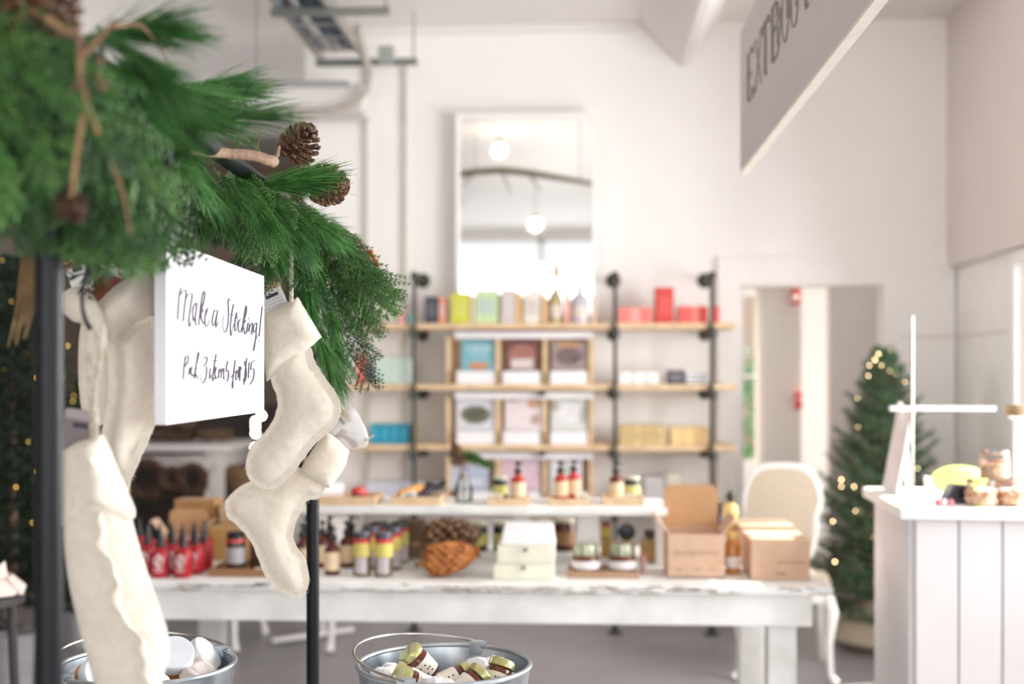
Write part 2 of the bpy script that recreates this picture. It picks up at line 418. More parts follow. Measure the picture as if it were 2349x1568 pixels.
for i, (dx, dz) in ((1, (-.1, -.12)), (2, (.08, -.2)), (3, (.12, -.16))): br.tube([pts[i], pts[i] + Vector((dx, 0, dz))], [.012, .004], 6)
t = thing('hanging_branch', 'bare grey-green branch hung under the ceiling, reflected in the mirror', 'branch', pts[3])
o = part('branch', br, mat('branch_bark', (120, 116, 92), .8, bump=.3), t); o.location = -pts[3]
c = MB()
for i in (1, 5): c.tube([pts[i], (pts[i].x, pts[i].y, ZC)], .0025, 5)
o = part('hanging_cord', c, M_hook, t); o.location = -pts[3]
# ================================================================ CABLE TRAY
t = thing('cable_tray', 'ceiling ladder tray carrying bundled blue, grey and red cables', 'cable tray', (0, 0, 0))
TY = [6.98, 6.0, 5.1, 4.2, 3.3, 2.4]
tz = PY(780, 137, TY[0]).z
x0, x1 = PY(733, 137, TY[0]).x, PY(832, 137, TY[0]).x
rl = MB()
for x in (x0, x1):
    rl.box2((x - .008, 1.2, tz), (x + .008, TY[0] + .1, tz + .07))
part('side_rail', rl, mat('tray_steel', (176, 172, 166), .4, .6), t, smooth=False)
y = 1.3
while y < TY[0]: part('rung', MB().tube([(x0, y, tz + .01), (x1, y, tz + .01)], .008, 6), mat('tray_steel', (176, 172, 166), .4, .6), t); y += .25
cr_ = [((118, 136, 156), 9), ((150, 90, 86), 3), ((190, 190, 186), 5), ((70, 84, 100), 6), ((180, 160, 120), 2)]
ci = 0; rr = random.Random(5)
for col, n in cr_:
    cb = MB()
    for k in range(n):
        u = rr.uniform(.08, .92); xx = x0 + (x1 - x0) * u; zz = tz + .025 + rr.uniform(0, .055)
        pts = [(xx + rr.uniform(-.015, .015), y, zz + rr.uniform(-.008, .008)) for y in (1.2, 2.2, 3.2, 4.2, 5.2, 6.2, 6.9)]
        cb.tube(pts, .009, 6)
    part('cable', cb, mat('cable_%d' % ci, col, .5), t, ['blue-grey cables', 'dull red cables', 'white cables', 'dark blue cables', 'tan cable'][ci]); ci += 1
for i, y in enumerate(TY[:2]):
    l_, r_ = ((725, 957), (622, 893))[i]
    xa, xb = PY(l_, 100, y).x, PY(r_, 100, y).x
    s = MB().box2((xa, y - .02, tz - .035), (xb, y + .02, tz))
    s.tube([(xa + .01, y, tz), (xa + .01, y, ZC)], .005, 6); s.tube([(xb - .02, y, tz), (xb - .02, y, ZC)], .005, 6)
    part('strut', s, mat('strut_steel', (136, 140, 134), .4, .6), t, smooth=False)
jb = PY(890, 133, 6.98)
q = thing('junction_box', 'small grey junction box hanging on the cable tray strut', 'box', jb)
part('housing', MB().box(0, -.06, 0, .085, .07, .095), mat('jbox', (168, 172, 168), .5, .3), q, bevel=.004)
part('cover', MB().box(0, -.1, 0, .07, .008, .08), mat('jbox', (168, 172, 168), .5, .3), q)
# the rounded pipe dropping from the tray onto the beam
pp = [(818, 60, 6.7), (835, 125, 6.9), (850, 165, 6.9), (842, 205, 6.9), (815, 240, 6.9), (760, 256, 6.9), (560, 260, 6.9)]
t = thing('bent_conduit', 'grey pipe curving down from the cable tray onto the white beam', 'pipe')
m = MB(); m.tube([PY(a, b, c) for a, b, c in pp], .022, 8)
part('pipe', m, mat('pipe_grey', (186, 178, 168), .5), t)
m = MB(); m.tube([PY(a, b, 6.88) for a, b in ((470, 194), (800, 192))], .018, 8)
tag(part('straight_conduit', m, mat('pipe_grey2', (170, 170, 168), .5)), 'straight grey pipe along the top edge of the white beam', 'pipe')
# ================================================================ HANGING SHOP SIGN (upper right)
sy0 = 3.94; sx = P(1705, 300, sy0)
zt, zb = P(1705, 75, sy0).z, P(1705, 395, sy0).z
M0 = P(1705, 235, sy0)
dirn = (P(2015, 0, ZH(-1, 0)) if False else None)
# near end: the lower edge meets the picture top at 2015 px
zn = (zb - H) * FP / HY
N0 = P(2015, 0, zn); N0.z = M0.z
d = (N0 - M0); ln = d.length; d.normalize()
ang = math.atan2(d.y, d.x)
SL, SH = 2.1, zt - zb
t = thing('hanging_sign', 'large pale grey sign board hanging upper right, thin dark serif capitals', 'sign', (M0.x, M0.y, zb), ang)
part('board', MB().box(SL / 2, 0, SH / 2, SL, .02, SH), mat('sign_grey', (196, 189, 187), .7, var=.02, scale=3), t, bevel=.002, smooth=False)
part('edge_strip', MB().box(SL / 2, 0, -.004, SL, .024, .008), mat('pale_edge', (222, 212, 202), .6), t, 'raw pale lower edge')
wr = MB()
for x in (.25, SL - .25): wr.tube([(x, 0, SH), (x, 0, ZC - zb)], .002, 5)
part('hanging_wire', wr, M_wire, t)
def text_mesh(body, size, m, name, parent, M, shear=0, extr=.0008, sx=1.0, align='LEFT', off=0):
    cu = bpy.data.curves.new('txt', 'FONT'); cu.body = body; cu.size = size; cu.extrude = extr; cu.shear = shear; cu.align_x = align; cu.offset = off
    o = bpy.data.objects.new('txt', cu); scn.collection.objects.link(o)
    dg = bpy.context.evaluated_depsgraph_get(); dg.update()
    me = bpy.data.meshes.new_from_object(o.evaluated_get(dg))
    bpy.data.objects.remove(o)
    me.transform(M @ Matrix.Diagonal((sx, 1, 1, 1)))
    me.materials.clear(); me.materials.append(m)
    return part(name, me, m, parent)
# serif capitals as strokes, laid on the face that looks toward the aisle (-x side)
SER = {
 'E': [((0, 0), (0, 1)), ((0, 1), (.5, 1)), ((0, .52), (.38, .52)), ((0, 0), (.52, 0)), ((.5, 1), (.5, .86)), ((.52, 0), (.54, .16))],
 'X': [((0, 0), (.55, 1)), ((0, 1), (.56, 0)), ((-.06, 0), (.1, 0)), ((.46, 0), (.62, 0)), ((-.06, 1), (.12, 1)), ((.44, 1), (.6, 1))],
 'T': [((.3, 0), (.3, 1)), ((0, 1), (.6, 1)), ((0, 1), (0, .85)), ((.6, 1), (.6, .85)), ((.2, 0), (.4, 0))],
 'B': [((.06, 0), (.06, 1)), ((.06, 1), (.32, 1)), ((.32, 1), (.42, .9)), ((.42, .9), (.42, .65)), ((.42, .65), (.3, .54)), ((.3, .54), (.06, .54)), ((.3, .54), (.48, .42)), ((.48, .42), (.48, .12)), ((.48, .12), (.34, 0)), ((.34, 0), (0, 0)), ((0, 1), (.06, 1))],
 'O': [((.28 + .27 * math.cos(k * PI / 8), .5 + .5 * math.sin(k * PI / 8)), (.28 + .27 * math.cos((k + 1) * PI / 8), .5 + .5 * math.sin((k + 1) * PI / 8))) for k in range(16)],
 'U': [((.06, 1), (.06, .25)), ((.06, .25), (.16, .05)), ((.16, .05), (.3, 0)), ((.3, 0), (.44, .05)), ((.44, .05), (.52, .25)), ((.52, .25), (.52, 1)), ((0, 1), (.14, 1)), ((.44, 1), (.58, 1))],
 'I': [((.1, 0), (.1, 1)), ((0, 0), (.2, 0)), ((0, 1), (.2, 1))],
}
# letter pitch found from the photograph: each entry (letter, distance along the board)
def along(px):
    a = (px - CX) / FP
    # intersect the ray of column px with the board line
    dx, dy = FW.x + RT.x * a, FW.y + RT.y * a
    det = dx * (-d.y) - dy * (-d.x)
    s_ = (dx * M0.y - dy * M0.x) / det * -1
    # solve M0 + s*d = k*(dx,dy)
    k_ = (M0.x * d.y - M0.y * d.x) / (dx * d.y - dy * d.x)
    q = Vector((dx, dy)) * k_
    return (q - Vector((M0.x, M0.y))).length
lz0 = P(1728, 232, sy0 - along(1728)).z - zb; lh = (P(1728, 122, sy0 - along(1728)).z - zb) - lz0
n = Vector((math.sin(ang), -math.cos(ang), 0))      # the letters go on the face toward the aisle
fs_ = -1 if n.dot(Vector((0, 0, H)) - M0) < 0 else 1
for ch, pa, pb in (('E', 1727, 1739), ('X', 1742, 1757), ('T', 1759, 1775), ('B', 1782, 1802), ('O', 1804, 1822), ('U', 1824, 1844), ('T', 1850, 1876), ('I', 1884, 1890), ('O', 1896, 1925), ('U', 1932, 1965), ('E', 1975, 2005)):
    a0, a1 = along(pa), along(pb); lt = MB()
    wd = .6 if ch not in 'I' else .2
    for (u0, v0), (u1, v1) in SER[ch]:
        th = .0075 if abs(u0 - u1) < .05 else .0035
        lt.tube([(a0 + (a1 - a0) * u0 / wd, -.0105 * fs_, lz0 + lh * v0), (a0 + (a1 - a0) * u1 / wd, -.0105 * fs_, lz0 + lh * v1)], th, 4, flat=.15)
    part('letter', lt, mat('sign_letter', (138, 131, 124), .6), t, 'grey capital ' + ch, smooth=False)
# ================================================================ PIPE SHELVING on the back wall
YS = 6.93
def zs(py): return PY(1200, py, YS).z
ZB = [zs(741), zs(881), zs(1020)]; ZB.append(ZB[2] - (ZB[1] - ZB[2]))
unit = thing('pipe_shelf_unit', 'wall shelving of black iron pipe uprights with four pale pine boards', 'shelf', (0, 0, 0))
for px, fx in ((955, 1), (1410, -1), (1629, -1)):
    x = PY(px, 900, 7.0).x
    m = MB(); m.tube([(x, YS - .02, .01), (x, YS - .02, PY(px, 632, YS).z)], .0125, 10)
    m.lathe([(.045, 0), (.045, .008), (.02, .012), (.02, .04)], 14, T(x, YS - .02, .0005))
    zt_ = PY(px, 632, YS).z
    m.ball((x, YS - .02, zt_), .024)
    m.tube([(x, YS - .02, zt_), (x, YB - .012, zt_)], .0125, 10)
    m.lathe([(.045, 0), (.045, .008), (.02, .012)], 14, T(x, YB - .0005, zt_) @ RX(PI / 2))
    part('upright', m, M_iron, unit)
    for z in ZB:
        k = MB(); k.lathe([(.02, -.028), (.024, -.02), (.024, .02), (.02, .028)], 12, T(x, YS - .02, z - .055))
        k.tube([(x, YS - .02, z - .055), (x, YB - .01, z - .055)], .011, 8)
        k.lathe([(.038, 0), (.038, .008), (.018, .012)], 12, T(x, YB - .0005, z - .055) @ RX(PI / 2))
        part('fitting', k, M_iron, unit)
bx0, bx1 = PY(796, 800, YS).x, PY(1690, 800, YS).x
for z in ZB:
    m = MB().box2((bx0, YS + .001, z - .032), (bx1, YB - .06, z))
    part('board', m, M_pine, unit, bevel=.003, smooth=False)
# book racks standing on the shelf boards
RK = []
for i, zb_ in enumerate(ZB[1:]):
    zc = ZB[i] - .034
    X = lambda px: PY(px, 900, 7.08).x
    t = thing('book_rack', ['upper pine book rack with white ledges holding three cookbooks', 'middle pine book rack with white ledges, under the upper one', 'lowest pine book rack partly hidden behind the bottles'][i], 'rack', (X(1195), 7.0, zb_), group=None)
    o = T(-X(1195), -7.0, -zb_)
    hgt = zc - zb_ - .02
    bp = MB().box2((X(1030), 7.14, zb_ + .001), (X(1362), 7.16, zb_ + hgt), o); part('back_panel', bp, M_pine, t, smooth=False)
    for a, b in ((1026, 1036), (1138, 1150), (1246, 1256), (1350, 1360)):
        part('divider', MB().box2((X(a), 7.02, zb_ + .001), (X(b), 7.139, zb_ + hgt - .02), o), M_pine, t, smooth=False)
    part('header', MB().box2((X(1046), 7.0, zb_ + hgt - .03), (X(1362), 7.015, zb_ + hgt + .008), o), M_paperw, t, 'white header strip', smooth=False)
    for a, b in ((1052, 1136), (1156, 1240), (1264, 1346)):
        part('ledge', MB().box2((X(a), 6.97, zb_ + .001), (X(b), 7.012, zb_ + .075), o), M_paperw, t, 'white ledge', smooth=False)
def cover(c, blobs, bx, bz, bw_, bh):
    out = []
    for (u0, v0, u1, v1, col) in blobs:
        out.append(((bx + (u0 + u1 - 1) / 2 * bw_), bz + (v0 + v1) / 2 * bh, (u1 - u0) * bw_, (v1 - v0) * bh, col))
    return out
def book(px0, px1, py0, row, col, blobs, label):
    zb_ = ZB[row] + .077
    x0, x1 = PY(px0, 900, 7.03).x, PY(px1, 900, 7.03).x; zt_ = PY(1200, py0, 7.03).z
    w_, h_ = x1 - x0, zt_ - zb_
    t = thing('cookbook', label, 'book', ((x0 + x1) / 2, 7.035, zb_))
    M = RX(rad(-4))
    part('cover', MB().box(0, 0, h_ / 2, w_, .004, h_, M), mat('cov_' + '_'.join(map(str, col)), col, .35, var=.04, scale=20), t, smooth=False)
    part('pages', MB().box(.001, .012, h_ / 2, w_ - .006, .018, h_ - .006, M), M_paperw, t, smooth=False)
    part('back_cover', MB().box(0, .023, h_ / 2, w_, .003, h_, M), mat('cov_' + '_'.join(map(str, col)), col, .35), t, smooth=False)
    for j, (u, v, rw, rh, c2, rnd) in enumerate(blobs):
        mb = MB()
        if rnd:
            mb.lathe([(.5, 0), (.5, .0015)], 20, M @ T(u * w_, -.002, v * h_) @ Matrix.Diagonal((rw * w_, 1, rh * h_, 1)) @ RX(PI / 2))
        else: mb.box(u * w_, -.0028, v * h_, rw * w_, .0016, rh * h_, M)
        part('cover_print', mb, mat('prt_' + '_'.join(map(str, c2)), c2, .4, var=.12, scale=40), t, smooth=False)
book(1058, 1138, 779, 1, (118, 176, 190), [(0, .72, .7, .13, (186, 214, 216), 0), (0, .52, .5, .07, (170, 205, 210), 0), (0, .16, .62, .24, (206, 142, 92), 1)], 'teal cookbook with an orange loaf picture, upper row at left')
book(1161, 1234, 777, 1, (112, 62, 58), [(0, .5, .86, .7, (168, 110, 98), 1), (0, .22, .7, .3, (222, 208, 204), 0), (0, .9, .5, .08, (70, 40, 38), 0)], 'dark red-brown cookbook in the middle of the upper row')
book(1266, 1345, 783, 1, (158, 140, 136), [(0, .5, .8, .6, (120, 100, 100), 1), (0, .88, .6, .14, (206, 150, 96), 0), (.2, .4, .3, .3, (226, 214, 204), 1)], 'grey-brown cookbook with round dish picture, upper row at right')
book(1046, 1136, 901, 2, (214, 212, 218), [(0, .93, .62, .1, (186, 70, 60), 0), (0, .42, .78, .5, (120, 122, 104), 1), (0, .42, .55, .36, (176, 180, 146), 1)], 'pale grey cookbook with a bowl picture and red band, middle row at left')
book(1158, 1246, 903, 2, (226, 212, 214), [(-.25, .85, .4, .2, (206, 170, 176), 1), (.25, .75, .36, .3, (204, 160, 120), 1), (.3, .3, .25, .3, (190, 160, 150), 1)], 'pale pink cookbook with scattered food, middle of middle row')
book(1264, 1346, 905, 2, (214, 214, 208), [(0, .5, .66, .6, (236, 234, 236), 1), (-.4, .7, .2, .3, (176, 166, 150), 1), (.4, .45, .2, .5, (186, 190, 176), 1), (0, .9, .5, .1, (170, 172, 160), 0)], 'white cookbook with green-grey border, middle row at right')
book(1032, 1120, 1066, 3, (178, 186, 204), [(0, .3, .7, .25, (222, 222, 228), 0)], 'pale blue cookbook behind the glass vase')
book(1150, 1240, 1043, 3, (214, 184, 196), [(0, .5, .5, .4, (228, 204, 210), 1)], 'dusty pink cookbook behind the middle bottles')
book(1262, 1336, 1047, 3, (222, 218, 220), [(0, .5, .6, .5, (206, 214, 204), 1)], 'very pale cookbook behind the two red bottles')
for px, py in ((1243, 903), (1243, 1040)):
    q = PY(px, py, 6.95)
    t = thing('binder_clip', 'black clip on the rack header, %s' % ('over the middle row of cookbooks' if py < 1000 else 'over the lowest row of cookbooks'), 'clip', q)
    part('clip_body', MB().prism([(-.022, -.012), (.022, -.012), (.012, .014), (-.012, .014)], 0, .02), M_hook, t)
    part('clip_wire', MB().tube([(-.01, .02, .01), (0, .04, .02), (.01, .02, .01)], .0015, 6), M_wire, t)
# ---- goods on the shelves
def shelf_box(name, px0, px1, py0, row, col, label, cat, dep=.12, group=None, Y=6.96, band=None, lid=False, tilt=0):
    x0, x1 = PY(px0, 900, Y).x, PY(px1, 900, Y).x; zt_ = PY(1200, py0, Y).z; zb_ = ZB[row] + .001
    t = thing(name, label, cat, ((x0 + x1) / 2, Y + dep / 2, zb_), tilt, group)
    w_, h_ = abs(x1 - x0), zt_ - zb_
    part('carton', MB().box(0, 0, h_ / 2, w_, dep, h_), mat('c_' + '_'.join(map(str, col)), col, .55, var=.05, scale=25), t, bevel=.002)
    if band:
        part('printed_panel', MB().box(0, -dep / 2 - .0008, h_ * .5, w_ * .72, .0012, h_ * .5), mat('c_' + '_'.join(map(str, band)), band, .5), t, smooth=False)
    if lid:
        part('lid', MB().box(0, 0, h_ + .004, w_ + .004, dep + .004, .012), mat('c_' + '_'.join(map(str, col)), col, .55), t)
    return t
SB = shelf_box
SB('card_box', 974, 1004, 679, 0, (66, 66, 78), 'black boxed card set leftmost on the top shelf', 'box', band=(98, 96, 104))
SB('card_box', 1006, 1022, 681, 0, (222, 150, 110), 'narrow orange box beside the black one, top shelf', 'box', band=(226, 180, 180))
SB('card_box', 1034, 1076, 671, 0, (206, 206, 70), 'lime yellow box on the top shelf', 'box', band=(214, 212, 100))
SB('card_box', 1078, 1088, 676, 0, (222, 204, 174), 'thin beige box right of the lime box', 'box')
SB('card_box', 1090, 1142, 664, 0, (200, 220, 166), 'pale green box with a blue-grey print, top shelf', 'box', band=(190, 206, 196))
SB('card_box', 1149, 1182, 663, 0, (208, 196, 192), 'pale grey-pink box on the top shelf', 'box', band=(214, 206, 204))
SB('card_box', 1184, 1195, 669, 0, (230, 190, 130), 'thin orange-gold box on the top shelf, right of the grey-pink box', 'box')
SB('card_box', 1201, 1238, 669, 0, (232, 222, 212), 'cream box with a small dark motif, top shelf', 'box', band=(212, 200, 188))
SB('card_box', 1243, 1254, 676, 0, (230, 188, 140), 'thin apricot box between cream and olive boxes', 'box')
SB('card_box', 1293, 1306, 666, 0, (228, 166, 152), 'thin salmon box right of the olive one', 'box')
SB('card_box', 1357, 1367, 676, 0, (232, 196, 170), 'thin peach box at the right end of the row of boxes below the mirror', 'box')
def decanter(px, py0, row, w_, col, label):
    Y = 7.0; x = PY(px, 900, Y).x; zt_ = PY(px, py0, Y).z; zb_ = ZB[row] + .001; h = zt_ - zb_
    t = thing('gift_bottle', label, 'bottle', (x, Y, zb_))
    part('bottle_body', MB().lathe([(w_ * .48, 0), (w_ * .5, .008), (w_ * .5, h * .62), (w_ * .36, h * .74), (w_ * .16, h * .8), (w_ * .14, h * .9)], 18), mat('d_' + '_'.join(map(str, col)), col, .3, var=.15, scale=40), t)
    part('stopper', MB().lathe([(w_ * .15, h * .9), (w_ * .2, h * .93), (w_ * .18, h)], 14), mat('cork', (190, 150, 116), .8), t)
    part('bottle_label', MB().lathe([(w_ * .505, h * .15), (w_ * .505, h * .45)], 18), mat('lab_cream', (222, 210, 196), .7), t)
decanter(1274, 648, 0, .078, (186, 170, 120), 'olive gold bottle with stopper standing on the top shelf')
decanter(1330, 656, 0, .11, (204, 196, 206), 'lavender grey bottle with a brown print, right part of the top shelf')
decanter(1222, 652, 0, .05, (220, 196, 170), 'small cream bottle behind the cream box')
tall = thing('tall_ornament', 'slim amber-topped ornament standing in front of the mirror glass', 'ornament', (PY(1276, 600, 7.12).x, 7.12, ZB[0] + .001))
hh = PY(1276, 598, 7.12).z - ZB[0]
part('stem', MB().lathe([(.02, 0), (.02, .004), (.004, .012), (.004, hh * .72)], 12), M_wire, tall)
part('finial', MB().lathe([(.004, hh * .7), (.018, hh * .78), (.022, hh * .86), (.012, hh * .95), (.004, hh)], 12), mat('amber_wood', (206, 160, 120), .5), tall)
for k, (a, b, c) in enumerate(((1419, 1444, (232, 130, 118)), (1445, 1470, (240, 158, 150)), (1471, 1496, (232, 122, 112)))):
    SB('salmon_carton', a, b, 706, 0, c, ['deep salmon carton leftmost of three, top shelf by the pipe', 'paler salmon carton, middle of three left of the tall red box', 'salmon carton next to the tall red box, its left side'][k], 'box')
SB('red_box', 1504, 1545, 660, 0, (206, 62, 56), 'tall red box standing up between salmon and red cartons', 'box', band=(220, 86, 78))
for k, (a, b, c) in enumerate(((1556, 1584, (226, 96, 88)), (1585, 1604, (236, 132, 122)), (1605, 1624, (222, 84, 76)), (1634, 1650, (214, 72, 66)))):
    SB('red_carton', a, b, 703, 0, c, ['red carton right beside the tall red box', 'lighter red carton, second right of the tall red box', 'red carton just left of the right pipe', 'red carton beyond the right-hand pipe upright'][k], 'box')
SB('jar_box', 893, 908, 711, 0, (196, 190, 182), 'grey carton on the top shelf left of the pipe', 'box')
SB('jar_box', 911, 930, 709, 0, (238, 182, 176), 'pale pink carton on the top shelf left of the pipe', 'box')
SB('jar_box', 935, 946, 716, 0, (126, 190, 184), 'narrow teal carton touching the left pipe', 'box')
SB('candle_tin', 820, 834, 811, 1, (226, 104, 80), 'orange-red carton at the left end of the second shelf', 'box')
SB('candle_tin', 835, 852, 826, 1, (112, 96, 80), 'brown and purple carton left of the mint box', 'box', band=(120, 110, 150))
SB('mint_box', 858, 944, 823, 1, (198, 216, 206), 'large pale mint gift box, second shelf', 'box', dep=.2, lid=True)
for k in range(3):
    SB('white_carton', 1420 + 31 * k, 1449 + 31 * k, 853, 1, (238, 236, 234), ['white carton next to the middle pipe, second shelf', 'white carton in the middle of three, second shelf', 'white carton at the right of three, second shelf'][k], 'box')
SB('black_carton', 1532, 1570, 849, 1, (70, 70, 78), 'black carton with grey print, second shelf', 'box', band=(116, 116, 122))
for k in range(3):
    z0 = .001 + k * .024; x0, x1 = PY(1574, 900, 6.96).x, PY(1622, 900, 6.96).x
    t = thing('flat_box', ['bottom flat white box with black edge lines', 'middle flat white box with black edge lines', 'top flat white box with black edge lines'][k] + ', second shelf right', 'box', ((x0 + x1) / 2, 7.02, ZB[1] + z0))
    part('carton', MB().box(0, 0, .011, x1 - x0, .12, .022), M_paperw, t, smooth=False)
    part('edge_line', MB().box(0, -.0605, .004, x1 - x0, .001, .007), M_ink, t, 'black edge line', smooth=False)
for k in range(4):
    x0 = PY(849 + k * 22, 900, 6.96).x; x1 = PY(870 + k * 22, 900, 6.96).x
    SB('turquoise_carton', 849 + k * 22, 870 + k * 22, 973, 2, (40, 150, 182), ['turquoise carton at the left end of four', 'turquoise carton second from left of four', 'turquoise carton second from right of four', 'turquoise carton at the right end of four'][k] + ', third shelf', 'box', dep=.14, band=(58, 164, 192))
SB('olive_tin', 945, 952, 972, 2, (170, 164, 106), 'thin olive box touching the left pipe, third shelf', 'box')
for k in range(4):
    SB('gold_carton', 1421 + k * 27, 1447 + k * 27, 975, 2, (216, 190, 134) if k % 2 else (208, 180, 124), 'ochre carton, number %s from the middle pipe, third shelf' % ['one', 'two', 'three', 'four'][k], 'box', dep=.14, band=(196, 170, 120))
for k in range(3):
    SB('yellow_carton', 1538 + k * 29, 1566 + k * 29, 978, 2, (234, 200, 140), ['pale orange-yellow carton nearest the ochre cartons', 'pale orange-yellow carton in the middle of three', 'pale orange-yellow carton beside the right pipe'][k] + ', third shelf', 'box', dep=.14)
SB('red_slip_box', 1631, 1637, 980, 2, (196, 130, 120), 'thin dull red box behind the right-hand pipe, third shelf', 'box')
SB('standing_frame', 1527, 1562, 1083, 3, (216, 206, 190), 'small beige box standing behind the open kraft box', 'box')
SB('grey_case', 1478, 1524, 1092, 3, (196, 190, 190), 'wide pale grey box on the low shelf right of the bottles', 'box', dep=.2)
SB('pale_folder', 840, 1010, 1108, 3, (206, 206, 218), 'long pale blue-grey box low behind the wooden trays', 'box', dep=.2)
# ================================================================ DISTRESSED TABLE
TZ = .76; TY0 = 4.04; TY1 = 4.98
tx0, tx1 = PY(215, 1340, TY0).x, PY(1912, 1340, TY0).x
t = thing('display_table', 'long distressed white farmhouse table covered with goods', 'table', ((tx0 + tx1) / 2, (TY0 + TY1) / 2, 0))
o = T(-(tx0 + tx1) / 2, -(TY0 + TY1) / 2, 0)
nb_ = 5
for k in range(nb_):
    y0 = TY0 + (TY1 - TY0) / nb_ * k
    part('top_plank', MB().box2((tx0, y0 + .0015, TZ - .026), (tx1, y0 + (TY1 - TY0) / nb_ - .0015, TZ), o), M_distress, t, bevel=.003, smooth=False)
ap = MB(); ap.box2((tx0 + .045, TY0 + .03, TZ - .135), (tx1 - .062, TY0 + .055, TZ - .027), o); ap.box2((tx0 + .045, TY1 - .055, TZ - .135), (tx1 - .062, TY1 - .03, TZ - .027), o)
ap.box2((tx0 + .045, TY0 + .056, TZ - .135), (tx0 + .07, TY1 - .056, TZ - .027), o); ap.box2((tx1 - .087, TY0 + .056, TZ - .135), (tx1 - .062, TY1 - .056, TZ - .027), o)
part('apron', ap, M_distress, t, bevel=.004, smooth=False)
for x in (tx0 + .155, tx1 - .155):
    for y in (TY0 + .105, TY1 - .105):
        part('leg', MB().box2((x - .048, y - .045, .0), (x + .048, y + .045, TZ - .03), o), M_distress, t, bevel=.005, smooth=False)
# chipped brown paint edge marks with shapes of their own
rr = random.Random(11)
for k in range(46):
    x = rr.uniform(tx0 + .05, tx1 - .05); l_ = rr.uniform(.02, .12) if rr.random() < .7 else rr.uniform(.1, .22)
    z = TZ - rr.choice((.026, .024, .005, .014))
    n_ = 7; pts = [(x + l_ * i / n_, z + rr.uniform(-.003, .003)) for i in range(n_ + 1)]
    top = [(a, b + rr.uniform(.001, .005)) for a, b in reversed(pts)]
    ch = MB().prism(pts + top, TY0 - .0006, TY0 + .001, o)
    part('paint_chip', ch, mat('bare_wood', (150, 122, 100), .8, scale=30, c2=(110, 88, 74)), t, 'bare brown wood where paint chipped off', smooth=False)
# riser shelf on the table
RZ_ = .98; RY0, RY1 = 4.40, 4.74
rx0, rx1 = PY(640, 1170, RY0).x, PY(1532, 1170, RY0).x
t = thing('table_riser', 'white plank riser standing on the table, bottles and trays on top', 'shelf', ((rx0 + rx1) / 2, (RY0 + RY1) / 2, TZ + .001))
o = T(-(rx0 + rx1) / 2, -(RY0 + RY1) / 2, -TZ - .001)
part('plank', MB().box2((rx0, RY0, RZ_ - .03), (rx1, RY1, RZ_), o), M_distress, t, bevel=.004, smooth=False)
for px, wd in ((660, .06), (1197, .062), (1349, .078), (1515, .04)):
    x = PY(px, 1220, RY0 + .15).x
    part('support', MB().box2((x - wd / 2, RY0 + .1, TZ + .001), (x + wd / 2, RY1 - .06, RZ_ - .031), o), M_white, t, bevel=.003, smooth=False)
# ---- bottle and jar prototypes (built at the spot of their first use)
def onz(px, Z, z): q = P(px, 0, Z); return Vector((q.x, q.y, z))
def ont(px, pyb): return onz(px, ZH(pyb, TZ), TZ + .001)
M_red = mat('red_lotion', (172, 28, 40), .3, var=.08)
M_blk = mat('black_cap', (30, 32, 36), .4)
M_amber = mat('amber_glass', (96, 34, 24), .2, var=.15, scale=30)
M_cream = mat('cream_label', (232, 208, 172), .7)
def lotion_bottle(label, group):
    t = thing('lotion_bottle', label, 'bottle', group=group)
    part('body', MB().lathe([(.024, 0), (.028, .006), (.028, .082), (.022, .096), (.011, .103)], 20, sq=3.4), M_red, t)
    part('nozzle', MB().lathe([(.013, .102), (.013, .116), (.01, .122), (.0035, .16), (.002, .165)], 14), M_blk, t, 'black nozzle')
    m = MB(); m.tube([(.016 * math.cos(a / 20 * 2 * PI), -.0284, .058 + .018 * math.sin(a / 20 * 2 * PI)) for a in range(21)], .0022, 5)
    m.tube([(.008 * math.cos(a / 3), -.0284, .058 + .011 * math.sin(a / 2.2)) for a in range(14)], .0022, 5)
    m.box(0, -.0284, .030, .032, .001, .004); m.box(0, -.0284, .021, .026, .001, .003); m.box(0, -.0284, .058, .006, .001, .05)
    part('printed_label', m, mat('white_print', (240, 214, 214), .6), t, 'white printed figure and lines', smooth=False)
    return t
lb = lotion_bottle('red bottle with pointed black nozzle and white print in the cluster left of the tray', 'red nozzle bottles at the left end of the table')
fst = True
for Z, pxs in ((4.20, (368, 421)), (4.275, (338, 396, 449)), (4.35, (366, 418, 468)), (4.425, (342, 392, 446)), (4.5, (320, 470))):
    for k, px in enumerate(pxs):
        if fst: lb.location = onz(px, Z, TZ + .001); lb.rotation_euler = (0, 0, .1); fst = False; lb['label'] = 'red nozzle bottle in the front row beside the near stocking'; continue
        l_ = None
        if Z == 4.20: l_ = 'red nozzle bottle in the front row, right one'
        c = dup(lb, onz(px, Z, TZ + .001), R_.uniform(-.2, .2), l_ or 'red bottle with pointed black nozzle in the rows behind the two front ones')
def amber_bottle(label, group=None, red=(96, 34, 24)):
    t = thing('amber_bottle', label, 'bottle', group=group)
    mg = mat('glassy_' + '_'.join(map(str, red)), red, .2, var=.15, scale=30)
    part('body', MB().lathe([(.024, 0), (.027, .005), (.027, .085), (.022, .1), (.011, .108), (.011, .118)], 22), mg, t)
    part('pump', MB().lathe([(.014, .117), (.014, .135), (.006, .137), (.005, .155), (.012, .157), (.012, .165), (.004, .169)], 14), M_blk, t, 'black pump top')
    part('spout', MB().tube([(0, 0, .161), (.012, -.014, .162), (.017, -.02, .156)], .0035, 6), M_blk, t)
    part('paper_label', MB().lathe([(.0276, .018), (.0276, .08)], 22), M_cream, t, 'cream label')
    return t
ab = amber_bottle('amber pump bottle with cream label, frontmost right of the far pole')
ab.location = ont(762, 1318)
